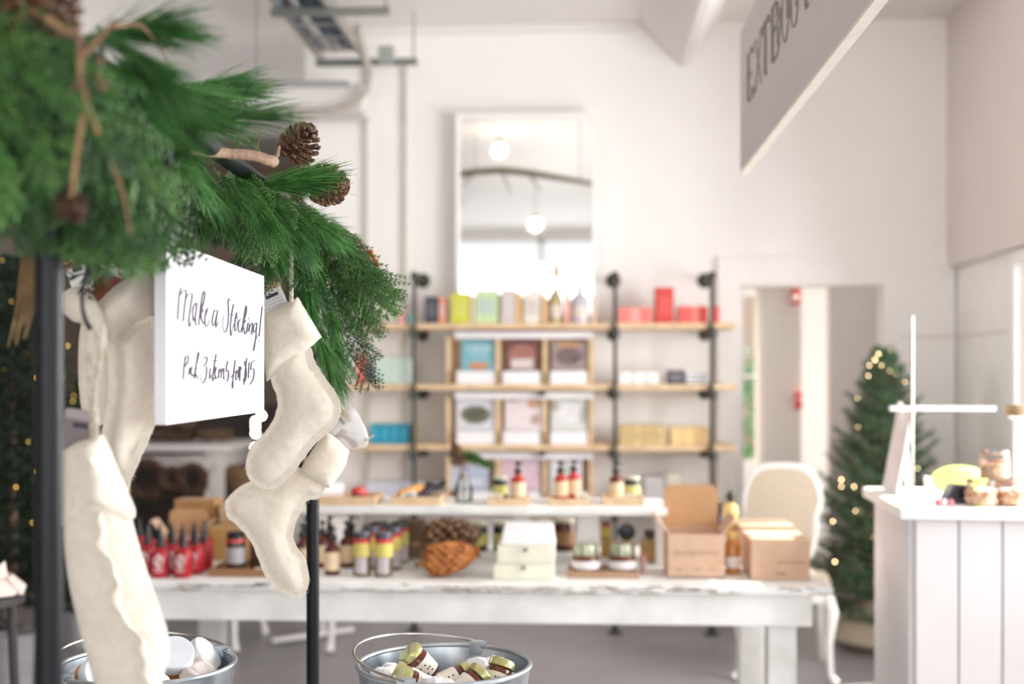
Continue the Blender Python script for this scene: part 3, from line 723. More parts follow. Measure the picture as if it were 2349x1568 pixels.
for px, pb, l_ in ((694, 1308, 'amber pump bottle just left of the far pole'), (739, 1300, 'amber pump bottle just right of the far pole, second row'), (796, 1300, 'amber pump bottle next to the spice jars, second row'), (757, 1287, 'amber pump bottle in the third row behind the frontmost one'), (703, 1290, 'amber pump bottle behind the far pole, third row'), (806, 1285, 'amber pump bottle at the right rear of its cluster')):
    dup(ab, ont(px, pb), R_.uniform(-1, 1), l_)
def spice_jar(label, group=None):
    t = thing('spice_jar', label, 'jar', group=group)
    part('glass', MB().lathe([(.028, 0), (.031, .004), (.031, .12), (.028, .13)], 22), mat('spice_fill', (132, 116, 84), .3, scale=50, c2=(96, 84, 58)), t)
    part('lid', MB().lathe([(.029, .13), (.031, .132), (.031, .148), (.029, .151), (.012, .152)], 22), mat('spice_lid', (66, 66, 76), .35), t, 'dark lid')
    part('neck_band', MB().lathe([(.0316, .115), (.0316, .13)], 22), mat('red_band', (206, 66, 66), .5), t, 'red band')
    part('upper_label', MB().lathe([(.0316, .068), (.0316, .115)], 22), mat('yellow_label', (220, 204, 112), .6), t, 'yellow label')
    part('lower_label', MB().add([(.0318 * math.sin(a), -.0318 * math.cos(a), z) for z in (.012, .066) for a in (-.7, -.35, 0, .35, .7)], [(i, i + 1, i + 6, i + 5) for i in range(4)]), mat('mauve_label', (196, 184, 190), .6), t, 'mauve label')
    return t
sj = spice_jar('spice jar with yellow label in the front row, left one')
sj.location = ont(831, 1320)
for px, pb, l_ in ((880, 1321, 'spice jar in the front row, right one'), (852, 1304, 'spice jar second row left, dark lid and red band'), (902, 1305, 'spice jar second row right'), (870, 1290, 'spice jar third row left'), (918, 1290, 'spice jar third row right, beside the big cone')):
    dup(sj, ont(px, pb), R_.uniform(-.6, .6), l_)
def kraft(name, px, pb, wd, dp, ht, label, rz=0, flaps=None, z=None, Z=None, m=None):
    Z = Z or ZH(pb, TZ)
    q = onz(px, Z, (z or TZ) + .001) + Vector((0, dp / 2, 0))
    t = thing(name, label, 'box', q, rz)
    part('carton', MB().box(0, 0, ht / 2, wd, dp, ht), m or M_kraft, t, bevel=.002)
    part('flap', MB().box(0, -dp / 2 + dp * .02, ht + .001, wd * .98, dp * .03, .003), M_kraft, t, 'front tuck flap edge')
    part('seam_tape', MB().box(0, 0, ht + .0008, wd * .96, dp * .12, .001), mat('kraft_tape', (198, 164, 134), .7), t)
    return t
def open_carton(name, px, pb, wd, dp, ht, label, lidh, lidang=8, rz=0, flaps=True, print_=0, Z=None):
    Z = Z or ZH(pb, TZ)
    q = onz(px, Z, TZ + .001) + Vector((0, dp / 2, 0))
    t = thing(name, label, 'box', q, rz); th = .004
    m = MB(); m.box(0, 0, th / 2, wd, dp, th)
    for s_ in (-1, 1): m.box(s_ * (wd / 2 - th / 2), 0, ht / 2 + th / 2, th, dp - 2 * th, ht - th); m.box(0, s_ * (dp / 2 - th / 2), ht / 2, wd, th, ht)
    part('carton', m, M_kraft, t, smooth=False)
    L = T(0, dp / 2 - .002, ht) @ RX(rad(-lidang))
    part('lid', MB().prism([(-wd / 2, .001), (wd / 2, .001), (wd / 2, lidh * .85), (wd / 2 - .02, lidh), (-wd / 2 + .02, lidh), (-wd / 2, lidh * .85)], -.002, .002, L), M_kraftd, t, 'open lid standing up', smooth=False)
    if flaps:
        for s_ in (-1, 1):
            F = T(s_ * (wd / 2 - .003), 0, ht) @ RY(s_ * rad(38))
            part('side_flap', MB().prism([(-.002, 0), (.002, 0), (.002, .07), (-.002, .07)], -dp / 2 + .01, dp / 2 - .01, F), M_kraft, t, smooth=False)
    if print_:
        m = MB(); rr = random.Random(print_); x = -wd * .36
        while x < wd * .36:
            hgt = rr.choice((.012, .014, .010)); m.box(x, -dp / 2 - .0006, ht * .57, .0022, .001, hgt)
            if rr.random() < .7: m.box(x + .003, -dp / 2 - .0006, ht * .57 + rr.choice((-.005, 0, .005)), .006, .001, .002)
            x += .0105
        for xx in (-wd * .33, 0, wd * .24):
            for k in range(3): m.box(xx + k * .008, -dp / 2 - .0006, ht * .2 + rr.uniform(-.002, .002), .005, .001, .006)
        part('printed_marks', m, M_inkl, t, 'faded printed lettering', smooth=False)
    return t
open_carton('kraft_carton', 1597, 1326, .192, .2, .150, 'open kraft box with lid standing up and faded print', .152, 4, print_=4)
b1 = kraft('kraft_carton', 1791, 1331, .197, .26, .137, 'closed kraft box at the front right end of the table')
m = MB()
for k in range(12): m.box(-.01 + k * .008, -.1306, .062, .005, .001, .006)
for k in range(6): m.box(-.012 + k * .006, -.1306, .022, .004, .001, .009)
part('printed_marks', m, M_inkl, b1, 'faint printed marks', smooth=False)
kraft('kraft_carton', 1762, 0, .2, .26, .14, 'closed kraft box behind the front right one', Z=4.46)
kraft('kraft_carton', 524, 1284, .165, .12, .12, 'golden kraft box behind the left jar tray', m=mat('kraft_gold', (200, 160, 96), .8))
open_carton('kraft_carton', 412, 0, .15, .1, .09, 'small open kraft box behind the red bottles', .09, 10, Z=4.60)
kraft('kraft_carton', 446, 0, .16, .12, .205, 'tall brown kraft box at the rear left of the table', Z=4.78, m=mat('kraft_brown', (176, 134, 84), .8))
kraft('kraft_carton', 552, 0, .17, .1, .19, 'pale kraft box behind the stocking toe', Z=4.76, m=mat('kraft_pale', (214, 184, 150), .8))
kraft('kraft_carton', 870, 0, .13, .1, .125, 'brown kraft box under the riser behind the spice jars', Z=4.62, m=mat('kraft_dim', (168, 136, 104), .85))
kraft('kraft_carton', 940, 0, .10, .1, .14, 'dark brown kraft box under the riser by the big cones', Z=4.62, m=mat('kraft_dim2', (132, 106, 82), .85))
def tray(px, Z, z, wd, dp, ht, label, m=None, rz=0):
    q = onz(px, Z, z + .001) + Vector((0, dp / 2, 0))
    t = thing('wooden_tray', label, 'tray', q, rz); m = m or M_pine
    part('base', MB().box(0, 0, .004, wd, dp, .008), m, t, smooth=False)
    for s_ in (-1, 1):
        part('rim', MB().box(s_ * (wd / 2 - .005), 0, ht / 2 + .004, .01, dp - .0202, ht - .008), m, t, smooth=False)
        part('rim', MB().box(0, s_ * (dp / 2 - .005), ht / 2 + .004, wd, .01, ht - .008), m, t, smooth=False)
    return t
# left tray with cans
zt1 = ZH(1323, TZ)
tray(583, zt1, TZ, .32, .2, .026, 'brown wooden tray at the left of the table holding dark jars', mat('brown_tray', (150, 108, 70), .6, scale=14))
def can(px, Z, z, r, h, col, lidc, labc, label, red=True, name='dark_jar'):
    t = thing(name, label, 'jar', onz(px, Z, z + .001))
    part('glass', MB().lathe([(r * .9, 0), (r, .004), (r, h * .8), (r * .93, h * .86)], 22), mat('j_' + '_'.join(map(str, col)), col, .22, var=.15, scale=40), t)
    part('lid', MB().lathe([(r * .93, h * .855), (r * .97, h * .87), (r * .97, h * .98), (r * .9, h), (r * .3, h)], 22), mat('l_' + '_'.join(map(str, lidc)), lidc, .35, .3), t)
    if red: part('neck_band', MB().lathe([(r * 1.015, h * .74), (r * 1.015, h * .82)], 22), mat('red_band', (206, 66, 66), .5), t, 'red band')
    if labc: part('paper_label', MB().lathe([(r * 1.02, h * .2), (r * 1.02, h * .6)], 22), mat('lb_' + '_'.join(map(str, labc)), labc, .7), t)
    return t
can(541, zt1 + .09, TZ + .009, .033, .135, (74, 60, 50), (40, 40, 44), (176, 172, 176), 'jar with black lid and red band on the brown tray', True)
can(595, zt1 + .1, TZ + .009, .033, .125, (80, 56, 44), (40, 40, 44), None, 'dark brown jar partly behind the stocking, on the brown tray', True)
q = thing('price_card', 'small white card lying on the edge of the brown tray', 'card', onz(602, zt1 + .02, TZ + .02), .1)
part('card', MB().box(0, 0, .008, .05, .02, .002), M_paperw, q, smooth=False)
part('card_print', MB().box(0, 0, .0093, .03, .006, .0004), M_ink, q, smooth=False)
# jam jars on a tray
zt2 = ZH(1326, TZ)
tray(1383, zt2, TZ, .245, .16, .022, 'brown tray under the two white-labelled jam jars', mat('jam_tray', (176, 140, 110), .6, scale=14))
def jam(px, label):
    t = thing('jam_jar', label, 'jar', onz(px, zt2 + .075, TZ + .0095))
    part('glass', MB().lathe([(.04, 0), (.048, .008), (.049, .045), (.044, .058), (.04, .062)], 24), mat('jam', (112, 58, 34), .2, var=.15), t)
    part('lid', MB().lathe([(.042, .060), (.044, .062), (.044, .078), (.041, .098), (.036, .1), (.01, .101)], 24), mat('jam_lid', (176, 180, 156), .3, .7), t, 'silvery green lid')
    part('paper_label', MB().lathe([(.0495, .016), (.0497, .043)], 24), M_paperw, t, 'white wrap label')
jam(1344, 'left jam jar with silver lid and white label'); jam(1428, 'right jam jar with silver lid and white label')
q = thing('wooden_tag', 'small pale wooden tag lying between the jam jars', 'tag', onz(1386, zt2 + .022, TZ + .0095))
part('tag', MB().box(0, 0, .004, .058, .018, .007), M_pine, q, bevel=.002); part('hole', MB().lathe([(.002, 0), (.002, .0005)], 10, T(.024, 0, .0076)), M_ink, q)
# white drawer boxes
zt3 = ZH(1329, TZ)
zz = TZ
for k, (wd, ht, px, l_) in enumerate(((.206, .052, 1201, 'bottom cream-white box of the stack, with a small dark knob'), (.196, .06, 1206, 'middle cream-white box of the stack, knob in front'))):
    t = thing('small_drawer_box', l_, 'box', onz(px, zt3, zz + .001) + Vector((0, .08, 0)))
    part('carton', MB().box(0, 0, ht / 2, wd, .16, ht), mat('cream_card', (236, 234, 214), .6), t, bevel=.003)
    part('knob', MB().ball((0, -.086, ht - .012), .007), mat('knob_grey', (110, 108, 100), .4, .5), t, 'dark knob')
    zz += ht + .0015
t = thing('small_lidded_box', 'white lidded box with sloping lid on top of the stack', 'box', onz(1210, zt3 + .005, zz + .001) + Vector((0, .08, 0)))
m = MB(); m.add([(-.093, -.075, 0), (.093, -.075, 0), (.093, .075, 0), (-.093, .075, 0), (-.083, -.05, .055), (.083, -.05, .055), (.083, .075, .062), (-.083, .075, .062)], [(0, 3, 2, 1), (0, 1, 5, 4), (1, 2, 6, 5), (2, 3, 7, 6), (3, 0, 4, 7), (4, 5, 6, 7)])
part('lid', m, mat('white_card', (240, 238, 240), .6), t, bevel=.004)
part('base', MB().box(0, 0, .001, .19, .154, .002), mat('cream_card', (236, 234, 214), .6), t)
# under the riser, rear row
can(1098, 4.84, TZ, .036, .115, (34, 34, 34), (206, 210, 182), (212, 204, 120), 'black jar with yellow label beside the brown cone, under the riser', False, 'candle_jar')
can(1152, 4.84, TZ, .036, .115, (34, 34, 34), (206, 210, 182), (212, 204, 120), 'black jar with yellow label left of the white riser support', False, 'candle_jar')
can(1243, 4.84, TZ, .038, .125, (92, 40, 30), (206, 200, 176), (150, 90, 70), 'dark red jar behind the white boxes, left of two', False, 'candle_jar')
can(1296, 4.84, TZ, .042, .13, (92, 50, 34), (206, 200, 176), (160, 120, 84), 'brown jar behind the white boxes, right of two', False, 'candle_jar')
kraft('kraft_carton', 1418, 0, .13, .08, .055, 'low kraft box holding small jars behind the jam jars', Z=4.66, m=mat('kraft_gold', (200, 160, 96), .8))
can(1390, 4.70, TZ + .061, .02, .07, (176, 158, 70), (60, 40, 40), (206, 180, 90), 'small yellow jar with dark lid on the low kraft box', True, 'small_jar')
t = thing('round_tin', 'black round tin standing on edge on the low kraft box', 'tin', onz(1437, 4.70, TZ + .061 + .032))
part('tin', MB().lathe([(.03, -.012), (.032, -.008), (.032, .008), (.03, .012)], 22, RX(PI / 2)), M_blk, t)
part('tin_lid', MB().lathe([(.033, 0), (.033, .008), (.03, .009)], 22, T(0, -.009, 0) @ RX(PI / 2)), mat('tin_lid', (46, 44, 48), .35), t)
kraft('kraft_carton', 1497, 0, .085, .08, .075, 'small golden kraft box left of the open box', Z=4.55, m=mat('kraft_gold', (200, 160, 96), .8))
can(1490, 4.6, TZ + .082, .02, .03, (90, 60, 50), (60, 56, 60), None, 'tiny dark pot on the small golden box', False, 'small_jar')
q = thing('small_packet', 'tiny pink and white packet leaning by the right jam jar', 'packet', onz(1476, zt2 + .1, TZ + .001), .4)
part('packet', MB().box(0, 0, .03, .012, .03, .06), mat('pinkp', (236, 196, 190), .5), q, bevel=.002); part('seal', MB().box(0, 0, .064, .013, .031, .008), mat('pinkp2', (230, 130, 120), .5), q)
# beside the open box
t = thing('dark_slim_bottle', 'slim dark bottle with lavender label behind the open kraft box', 'bottle', onz(1650, 4.52, TZ + .001))
part('body', MB().lathe([(.02, 0), (.022, .004), (.022, .13), (.01, .16), (.009, .18)], 18), mat('violet_glass', (70, 48, 78), .2), t)
part('cap', MB().lathe([(.011, .18), (.011, .215), (.008, .218)], 14), M_blk, t); part('paper_label', MB().lathe([(.0225, .04), (.0225, .11)], 18), mat('lavlabel', (206, 204, 226), .6), t)
t = thing('honey_jar', 'amber jar with glowing yellow top and white label between the kraft boxes', 'jar', onz(1681, 4.28, TZ + .001))
part('glass', MB().lathe([(.024, 0), (.027, .004), (.027, .1), (.02, .115), (.018, .12)], 20), mat('honey', (206, 140, 66), .15, var=.15), t)
part('paper_label', MB().lathe([(.0275, .022), (.0275, .06)], 20), M_paperw, t, 'white label')
part('lid', MB().lathe([(.02, .12), (.024, .122), (.024, .14), (.02, .143)], 20), mat('gold_lid', (214, 186, 120), .3, .6), t)
t = thing('bath_brush', 'pale yellow bottle with dark leafy stopper behind the amber jar', 'bottle', onz(1676, 4.6, TZ + .001))
part('body', MB().lathe([(.018, 0), (.02, .004), (.02, .14), (.03, .17), (.026, .2), (.01, .215)], 18), mat('yellow_cream', (236, 206, 130), .4), t)
part('stopper', MB().lathe([(.008, .214), (.02, .235), (.014, .25), (.004, .26)], 10), mat('dark_olive', (56, 60, 44), .5), t)
# ---- on the riser
ZR = RZ_
def zr(pyb): return ZH(pyb, ZR)
tray(770, 4.45, ZR, .29, .2, .03, 'left pine tray on the riser holding a white roll')
t = thing('white_roll', 'rolled white cloth lying in the left pine tray', 'cloth', onz(752, 4.56, ZR + .012 + .03))
part('roll', MB().lathe([(.006, -.06), (.029, -.06), (.03, -.055), (.03, .055), (.029, .06), (.006, .06)], 18, RZ(.2) @ RY(PI / 2)), M_paperw, t)
part('lid', MB().lathe([(.02, 0), (.021, .006), (.018, .012)], 14, T(-.02, 0, .028)), mat('olive_lid', (190, 186, 160), .4), t)
t = thing('red_candle', 'round red candle pot in the left pine tray', 'candle', onz(823, 4.55, ZR + .01))
part('pot', MB().lathe([(.018, 0), (.028, .01), (.031, .028), (.026, .044), (.012, .05)], 20), mat('redpot', (206, 62, 60), .3), t)
part('wick', MB().tube([(0, 0, .048), (.002, 0, .06)], .001, 5), M_ink, t); part('label_band', MB().box(0, -.03, .018, .03, .004, .014), M_ink, t)
tray(953, 4.45, ZR, .185, .2, .03, 'second pine tray on the riser with dark bottles lying in it')
for k, (dx, dz, rz, col, l_) in enumerate(((-.015, .034, .5, (214, 150, 60), 'amber orange bottle lying across the dark ones'), (.02, .018, .3, (52, 34, 60), 'dark violet bottle lying in the second pine tray, lower one'), (.045, .034, .55, (40, 38, 42), 'black bottle lying on top at the right of the second pine tray'))):
    q = onz(953, 4.53 + k * .028, ZR + .012 + dz) + Vector((dx, 0, 0))
    t = thing('lying_bottle', l_, 'bottle', q)
    Mx = RZ(rz) @ RY(PI / 2 - .32)
    part('body', MB().lathe([(.012, -.05), (.017, -.046), (.017, .03), (.007, .045), (.007, .055)], 16, Mx), mat('lb_%d' % k, col, .25), t)
    part('cap', MB().lathe([(.009, .055), (.009, .08), (.007, .082)], 12, Mx), M_blk, t, 'black cap')
q = thing('price_card', 'white card leaning on the front rim of the second pine tray', 'card', onz(940, 4.475, ZR + .012), .0)
part('card', MB().box(0, 0, .022, .06, .002, .03, RY(-.3) @ RX(-.5)), M_paperw, q, smooth=False); part('card_print', MB().box(0, -.0014, .024, .03, .0006, .008, RY(-.3) @ RX(-.5)), M_ink, q, smooth=False)
tray(1164, 4.45, ZR, .15, .18, .024, 'third pine tray on the riser under one jar and one bottle')
can(1147, 4.60, ZR + .009, .028, .085, (40, 40, 34), (214, 220, 190), (220, 220, 140), 'black jar with yellow label on the third pine tray', False, 'candle_jar')
def red_bottle(px, Z, z, label, red=(190, 58, 44), lc=(232, 214, 194)):
    t = amber_bottle(label, None, red); t.location = onz(px, Z, z + .001); t.scale = (1, 1, .86)
    t.name = 'red_bottle'; t.children[-1]['label'] = 'cream label'
    return t
red_bottle(1188, 4.52, ZR + .009, 'red-brown bottle with cream label and black top, third pine tray')
tray(1305, 4.45, ZR, .15, .18, .022, 'fourth pine tray on the riser under two red bottles')
red_bottle(1286, 4.56, ZR + .009, 'left one of the two red bottles on the fourth tray, cream label'); red_bottle(1316, 4.63, ZR + .009, 'right one of the two red bottles on the fourth tray', (206, 66, 60))
tray(1430, 4.45, ZR, .15, .18, .028, 'rightmost pine tray on the riser')
red_bottle(1413, 4.52, ZR + .009, 'brown bottle with cream label on the rightmost tray', (110, 50, 38))
can(1450, 4.60, ZR + .009, .030, .085, (52, 50, 38), (222, 224, 200), (226, 222, 150), 'black jar with bright yellow label on the rightmost tray', False, 'candle_jar')
for px, l_ in ((1139, 'pale folded card in front of the black jar on the third tray'), (1335, 'pale folded card beside the two red bottles'), (1448, 'pale folded card in front of the jar on the rightmost tray')):
    q = thing('price_card', l_, 'card', onz(px, 4.475, ZR + .0105))
    part('card', MB().box(0, .0, .016, .045, .002, .03, RX(-.4)), mat('cream_card2', (236, 224, 204), .7), q, smooth=False); part('card_print', MB().box(0, -.0014, .018, .025, .0006, .006, RX(-.4)), M_inkl, q, smooth=False)
# glass vase with a sprig and a brown cone
t = thing('glass_vase', 'clear glass bottle vase on the riser holding a green sprig', 'vase', onz(1064, 4.56, ZR + .001))
part('glass', MB().lathe([(.028, 0), (.032, .004), (.033, .05), (.022, .085), (.014, .11), (.014, .125), (.017, .128)], 22), glass_mat('vase_glass', (.93, .95, .93), .3), t)
part('stem', MB().tube([(0, 0, .01), (.004, 0, .08), (-.002, 0, .15)], .0035, 6), M_twig, t)
part('water', MB().lathe([(.001, .004), (.028, .005), (.03, .05), (.001, .05)], 20), glass_mat('water', (.9, .93, .92), .2), t)
q = onz(1064, 4.56, ZR + .13)
t = thing('cedar_posy', 'green sprig drooping right out of the glass vase', 'sprig', q)
m = MB(); rr = random.Random(21)
for k in range(30):
    a = rr.uniform(-.5, 1.2); L_ = rr.uniform(.05, .10)
    pts = []; 
    for i in range(7):
        u = i / 6; pts.append((math.sin(a) * L_ * u + .03 * u * u, rr.uniform(-.01, .01) - .02 * u, .02 + math.cos(a) * L_ * u * (1.2 - .9 * u) + (.0 if a < .4 else -.03 * u * u)))
    m.tube(pts, .0018, 4)
    for i in range(1, 7):
        for s_ in (-1, 1):
            p_ = Vector(pts[i]); m.tube([p_, p_ + Vector((s_ * .014 + .004, rr.uniform(-.01, .01), .008))], [.005, .002], 4, flat=.5)
part('foliage', m, M_cedar, t)
# ================================================================ PINE CONES
def cone_mesh(L, Rm, n, open_=.9, seed=1, thick=.12):
    m = MB(); rr = random.Random(seed)
    m.lathe([(Rm * .12, 0), (Rm * .3, L * .12), (Rm * .34, L * .45), (Rm * .18, L * .85), (Rm * .03, L * .97)], 10)
    for i in range(n):
        u = (i + .5) / n
        a = i * 2.39996 + rr.uniform(-.06, .06)
        z = L * (.04 + .88 * u)
        prof = math.sin(PI * min(1, (u * .82 + .2))) ** .75
        sl = Rm * (.45 + .62 * prof) * rr.uniform(.93, 1.05)
        el = rad(-8 + 78 * u * u + 16 * (1 - open_) * 3)
        w_ = Rm * (.34 - .12 * u)
        th = Rm * thick
        secs = [(0, .35, .5), (.45, .6, .7), (.8, 1, 1.0), (.95, .95, 1.5), (1.0, .5, .9)]
        vs = []
        for s_, ww, tt in secs:
            x = sl * s_; zz = x * .22 * s_
            for yy, z2 in ((-w_ * ww * .5, -th * tt * .5), (w_ * ww * .5, -th * tt * .5), (w_ * ww * .42, th * tt * .5), (-w_ * ww * .42, th * tt * .5)):
                vs.append((x, yy, zz + z2))
        fs = [(0, 3, 2, 1), (16, 17, 18, 19)]
        for k in range(4):
            for j in range(4): fs.append((k * 4 + j, k * 4 + (j + 1) % 4, k * 4 + 4 + (j + 1) % 4, k * 4 + 4 + j))
        m.add(vs, fs, T(0, 0, z) @ RZ(a) @ RY(-el))
    return m
def align(q, d, roll=None):
    z = Vector(d).normalized()
    ref = roll if roll is not None else Vector((0, 0, -1))
    x = ref - z * ref.dot(z)
    if x.length < 1e-4: x = z.orthogonal()
    x.normalize(); y = z.cross(x)
    return Matrix(((x.x, y.x, z.x, q[0]), (x.y, y.y, z.y, q[1]), (x.z, y.z, z.z, q[2]), (0, 0, 0, 1)))
me = cone_mesh(.21, .082, 120, .5, 5, .16).mesh('giant_cone', M_cone)
q = ont(1022, 1298); q = onz(1014, 4.35, TZ + .094)
t = thing('giant_pine_cone', 'giant dark brown pine cone lying behind the orange-brown one', 'pine cone', q)
o = part('cone', me, None, t) if False else link(bpy.data.objects.new('cone', me), t)
o.matrix_local = align((-.085, 0, 0), RT * 1 + Vector((0, 0, .18)))
o2 = MB().tube([(0, 0, 0), (-.02, 0, -.006)], .01, 8); o2 = part('stalk', o2, M_twig, t); o2.location = (-.085, 0, 0)
t = thing('orange_pine_cone', 'big orange-brown closed cone in front of the dark giant cone', 'pine cone', onz(1030, 4.2, TZ + .062))
me = cone_mesh(.20, .068, 150, .3, 6, .3).mesh('orange_cone', M_conetip)
o = link(bpy.data.objects.new('cone', me), t); o.matrix_local = align((-.1, 0, -.018), RT + Vector((0, 0, .22)))
part('stalk', MB().tube([(-.1, 0, -.018), (-.118, 0, -.024)], .008, 8), M_twig, t)
t = thing('brown_pine_cone', 'dark brown pine cone tucked in the vase beside the green sprig', 'pine cone', onz(1048, 4.535, ZR + .135))
me = cone_mesh(.085, .032, 60, .8, 8).mesh('posy_cone', M_cone)
o = link(bpy.data.objects.new('cone', me), t); o.matrix_local = align((.012, 0, 0), Vector((-.25, -.1, 1)))
part('stalk', MB().tube([(.012, 0, 0), (.022, .02, -.05)], .003, 6), M_twig, t)
# ================================================================ GARMENT RACK
RZ0 = P(112, 863, 1.17); RF = P(717.5, 863, 2.58)
BARZ = H + .33
rack = thing('garment_rack', 'black steel pipe rack whose two uprights frame the stockings', 'rack', (0, 0, 0))
rdir = Vector((RF.x - RZ0.x, RF.y - RZ0.y, 0)); rlen = rdir.length; rdir.normalize()
for k, q in enumerate((RZ0, RF)):
    m = MB(); m.tube([(q.x, q.y, .03), (q.x, q.y, BARZ + .015)], .0134, 20)
    part('upright', m, M_steel, rack)
    fl = MB(); side = Vector((rdir.y, -rdir.x, 0))
    fl.tube([(q.x, q.y, .028) + (0,) * 0 if False else (q.x - side.x * .28, q.y - side.y * .28, .018), (q.x + side.x * .28, q.y + side.y * .28, .018)], .0134, 12)
    part('foot', fl, M_steel, rack)
    part('elbow', MB().tube([(q.x, q.y, BARZ - .03), (q.x, q.y, BARZ), (q.x + rdir.x * .03 * (1 - 2 * k), q.y + rdir.y * .03 * (1 - 2 * k), BARZ)], .0175, 14), M_steel, rack)
part('top_bar', MB().tube([(RZ0.x, RZ0.y, BARZ), (RF.x, RF.y, BARZ)], .0134, 16), M_steel, rack)
def bar(Z):                 # point of the top bar at camera depth Z
    u = (Z - 1.17) / (2.58 - 1.17)
    return Vector((RZ0.x + (RF.x - RZ0.x) * u, RZ0.y + (RF.y - RZ0.y) * u, BARZ))
# ================================================================ GARLAND
gar = thing('evergreen_garland', 'thick green pine and cedar garland draped over the rack bar, with cones', 'garland', (0, 0, 0))
def pine_sprig_mesh(seed, n, nl, spread=.38, stem=.11):
    rr = random.Random(seed); m = MB()
    m.tube([(0, 0, 0), (.004, 0, stem * .5), (.01, 0, stem)], [.0028, .0022, .0014], 6)
    for i in range(n):
        u = rr.random() ** .8; z0 = stem * (.18 + .82 * u)
        a = rr.uniform(0, 2 * PI); el = rr.gauss(.30, .12) * (spread / .38) * (1.25 - .6 * u); el = max(.03, el)
        L_ = nl * rr.uniform(.72, 1.12)
        d = Vector((math.cos(a) * math.sin(el), math.sin(a) * math.sin(el), math.cos(el)))
        dr = rr.uniform(.05, .22); tw = Vector((rr.uniform(-.06, .06), rr.uniform(-.06, .06), 0))
        p0 = Vector((.01 * u, 0, z0)); pts = []
        for k in range(4):
            s_ = k / 3; pts.append(p0 + d * L_ * s_ + Vector((1, 0, 0)) * L_ * dr * s_ * s_ + tw * L_ * s_ * s_)
        m.tube(pts, [.0007, .00085, .0007, .0002], 3, cap=False)
    return m.mesh('pine_sprig', M_needle, True, 180)
def cedar_sprig_mesh(seed, L_, wmax, m_, droop=.25):
    rr = random.Random(seed); m = MB()
    def at(u): return Vector((droop * L_ * u * u, math.sin(u * 3 + seed) * .006, L_ * u * (1 - .1 * u)))
    m.tube([at(i / 8) for i in range(9)], [.0017 * (1.1 - i / 9) for i in range(9)], 5)
    nb = int(L_ / .0075)
    for i in range(1, nb):
        u = i / nb; s_ = 1 if i % 2 else -1
        bl = wmax * (math.sin(PI * min(1, u * .85 + .15)) ** .8) * rr.uniform(.75, 1.1)
        p0 = at(u); yy = rr.uniform(-.3, .3)
        d = Vector((s_ * .72, yy, .72)).normalized()
        # local plane is x-z; side branches left and right along x
        ns = max(2, int(bl / .0055)); pts = []
        for k in range(4):
            w_ = k / 3; pts.append(p0 + d * bl * w_ + Vector((.25 * bl * w_ * w_, 0, .1 * bl * w_ * w_)))
        m.tube(pts, [.0015, .0015, .0012, .0006], 4, flat=.6, cap=False)
        for k in range(1, ns + 1):
            w_ = k / (ns + .3); pp = p0 + d * bl * w_ + Vector((.25 * bl * w_ * w_, 0, .1 * bl * w_ * w_))
            for t_ in (-1, 1):
                if rr.random() < .1: continue
                sl = (.0035 + .011 * (1 - w_) ** .7) * rr.uniform(.7, 1.2)
                dd = (d + Vector((-d.z, 0, d.x)) * t_ * .75 + Vector((0, rr.uniform(-.35, .35), 0))).normalized()
                m.tube([pp, pp + dd * sl * .6, pp + dd * sl * 1.15], [.0015, .0018, .0005], 3, flat=.6, cap=False)
    return m.mesh('cedar_sprig', m_, True, 180)
PM = [pine_sprig_mesh(s, 110, .105, .33) for s in (1, 2, 3)] + [pine_sprig_mesh(s, 130, .12, .22, .10) for s in (4, 5)] + [pine_sprig_mesh(6, 150, .09, .55, .09)]
CM = [cedar_sprig_mesh(s, .17, .055, M_cedar) for s in (1, 2, 3)]
CD = [cedar_sprig_mesh(s, .17, .06, M_cedard) for s in (4, 5)]
NP = NC = 0
def sprig(kind, a, b, roll=None, size=None):
    global NP, NC
    d = b - a; L_ = d.length
    if kind == 'p': me = R_.choice(PM); nat = .215; NP += 1
    elif kind == 'c': me = R_.choice(CM); nat = .175; NC += 1
    else: me = R_.choice(CD); nat = .175; NC += 1
    nm = 'pine_sprig' if kind == 'p' else 'cedar_sprig'
    o = bpy.data.objects.new(nm, me); link(o, gar)
    s_ = (size or L_) / nat
    if roll is None: roll = Vector((.15, 0, -1)) if kind == 'p' else (Vector((0, 0, -1)) if abs(d.z) < L_ * .8 else Vector((1, 0, -.2)))
    o.matrix_world = align(a, d, roll) @ RZ(R_.uniform(-.35, .35)) @ Matrix.Scale(s_, 4)
    return o
RF_ = random.Random(19)
BAN = [(610, 270, 820, 480, 9), (440, 325, 650, 385, 2.1), (372, 535, 640, 720, 1.95), (352, 430, 470, 640, 1.66)]
def pj(v):
    d = v - Vector((0, 0, H)); z = d.dot(FW); return CX + d.dot(RT) / z * FP, HY - d.z / z * FP, z
def banned(a, b):
    for k in range(9):
        x, y, z = pj(a + (b - a) * (k / 8 * 1.05))
        for x0, y0, x1, y1, zm in BAN:
            if x0 < x < x1 and y0 < y < y1 and z < zm: return True
    return False
def S(kind, x0, y0, z0, x1, y1, z1=None):
    for k in range(9):
        x, y = x0 + (x1 - x0) * k / 8, y0 + (y1 - y0) * k / 8
        if 365 < x < 460 and 440 < y < 620 and z0 < 1.7: return None
    return sprig(kind, P(x0, y0, z0), P(x1, y1, z1 if z1 else z0 - .04))
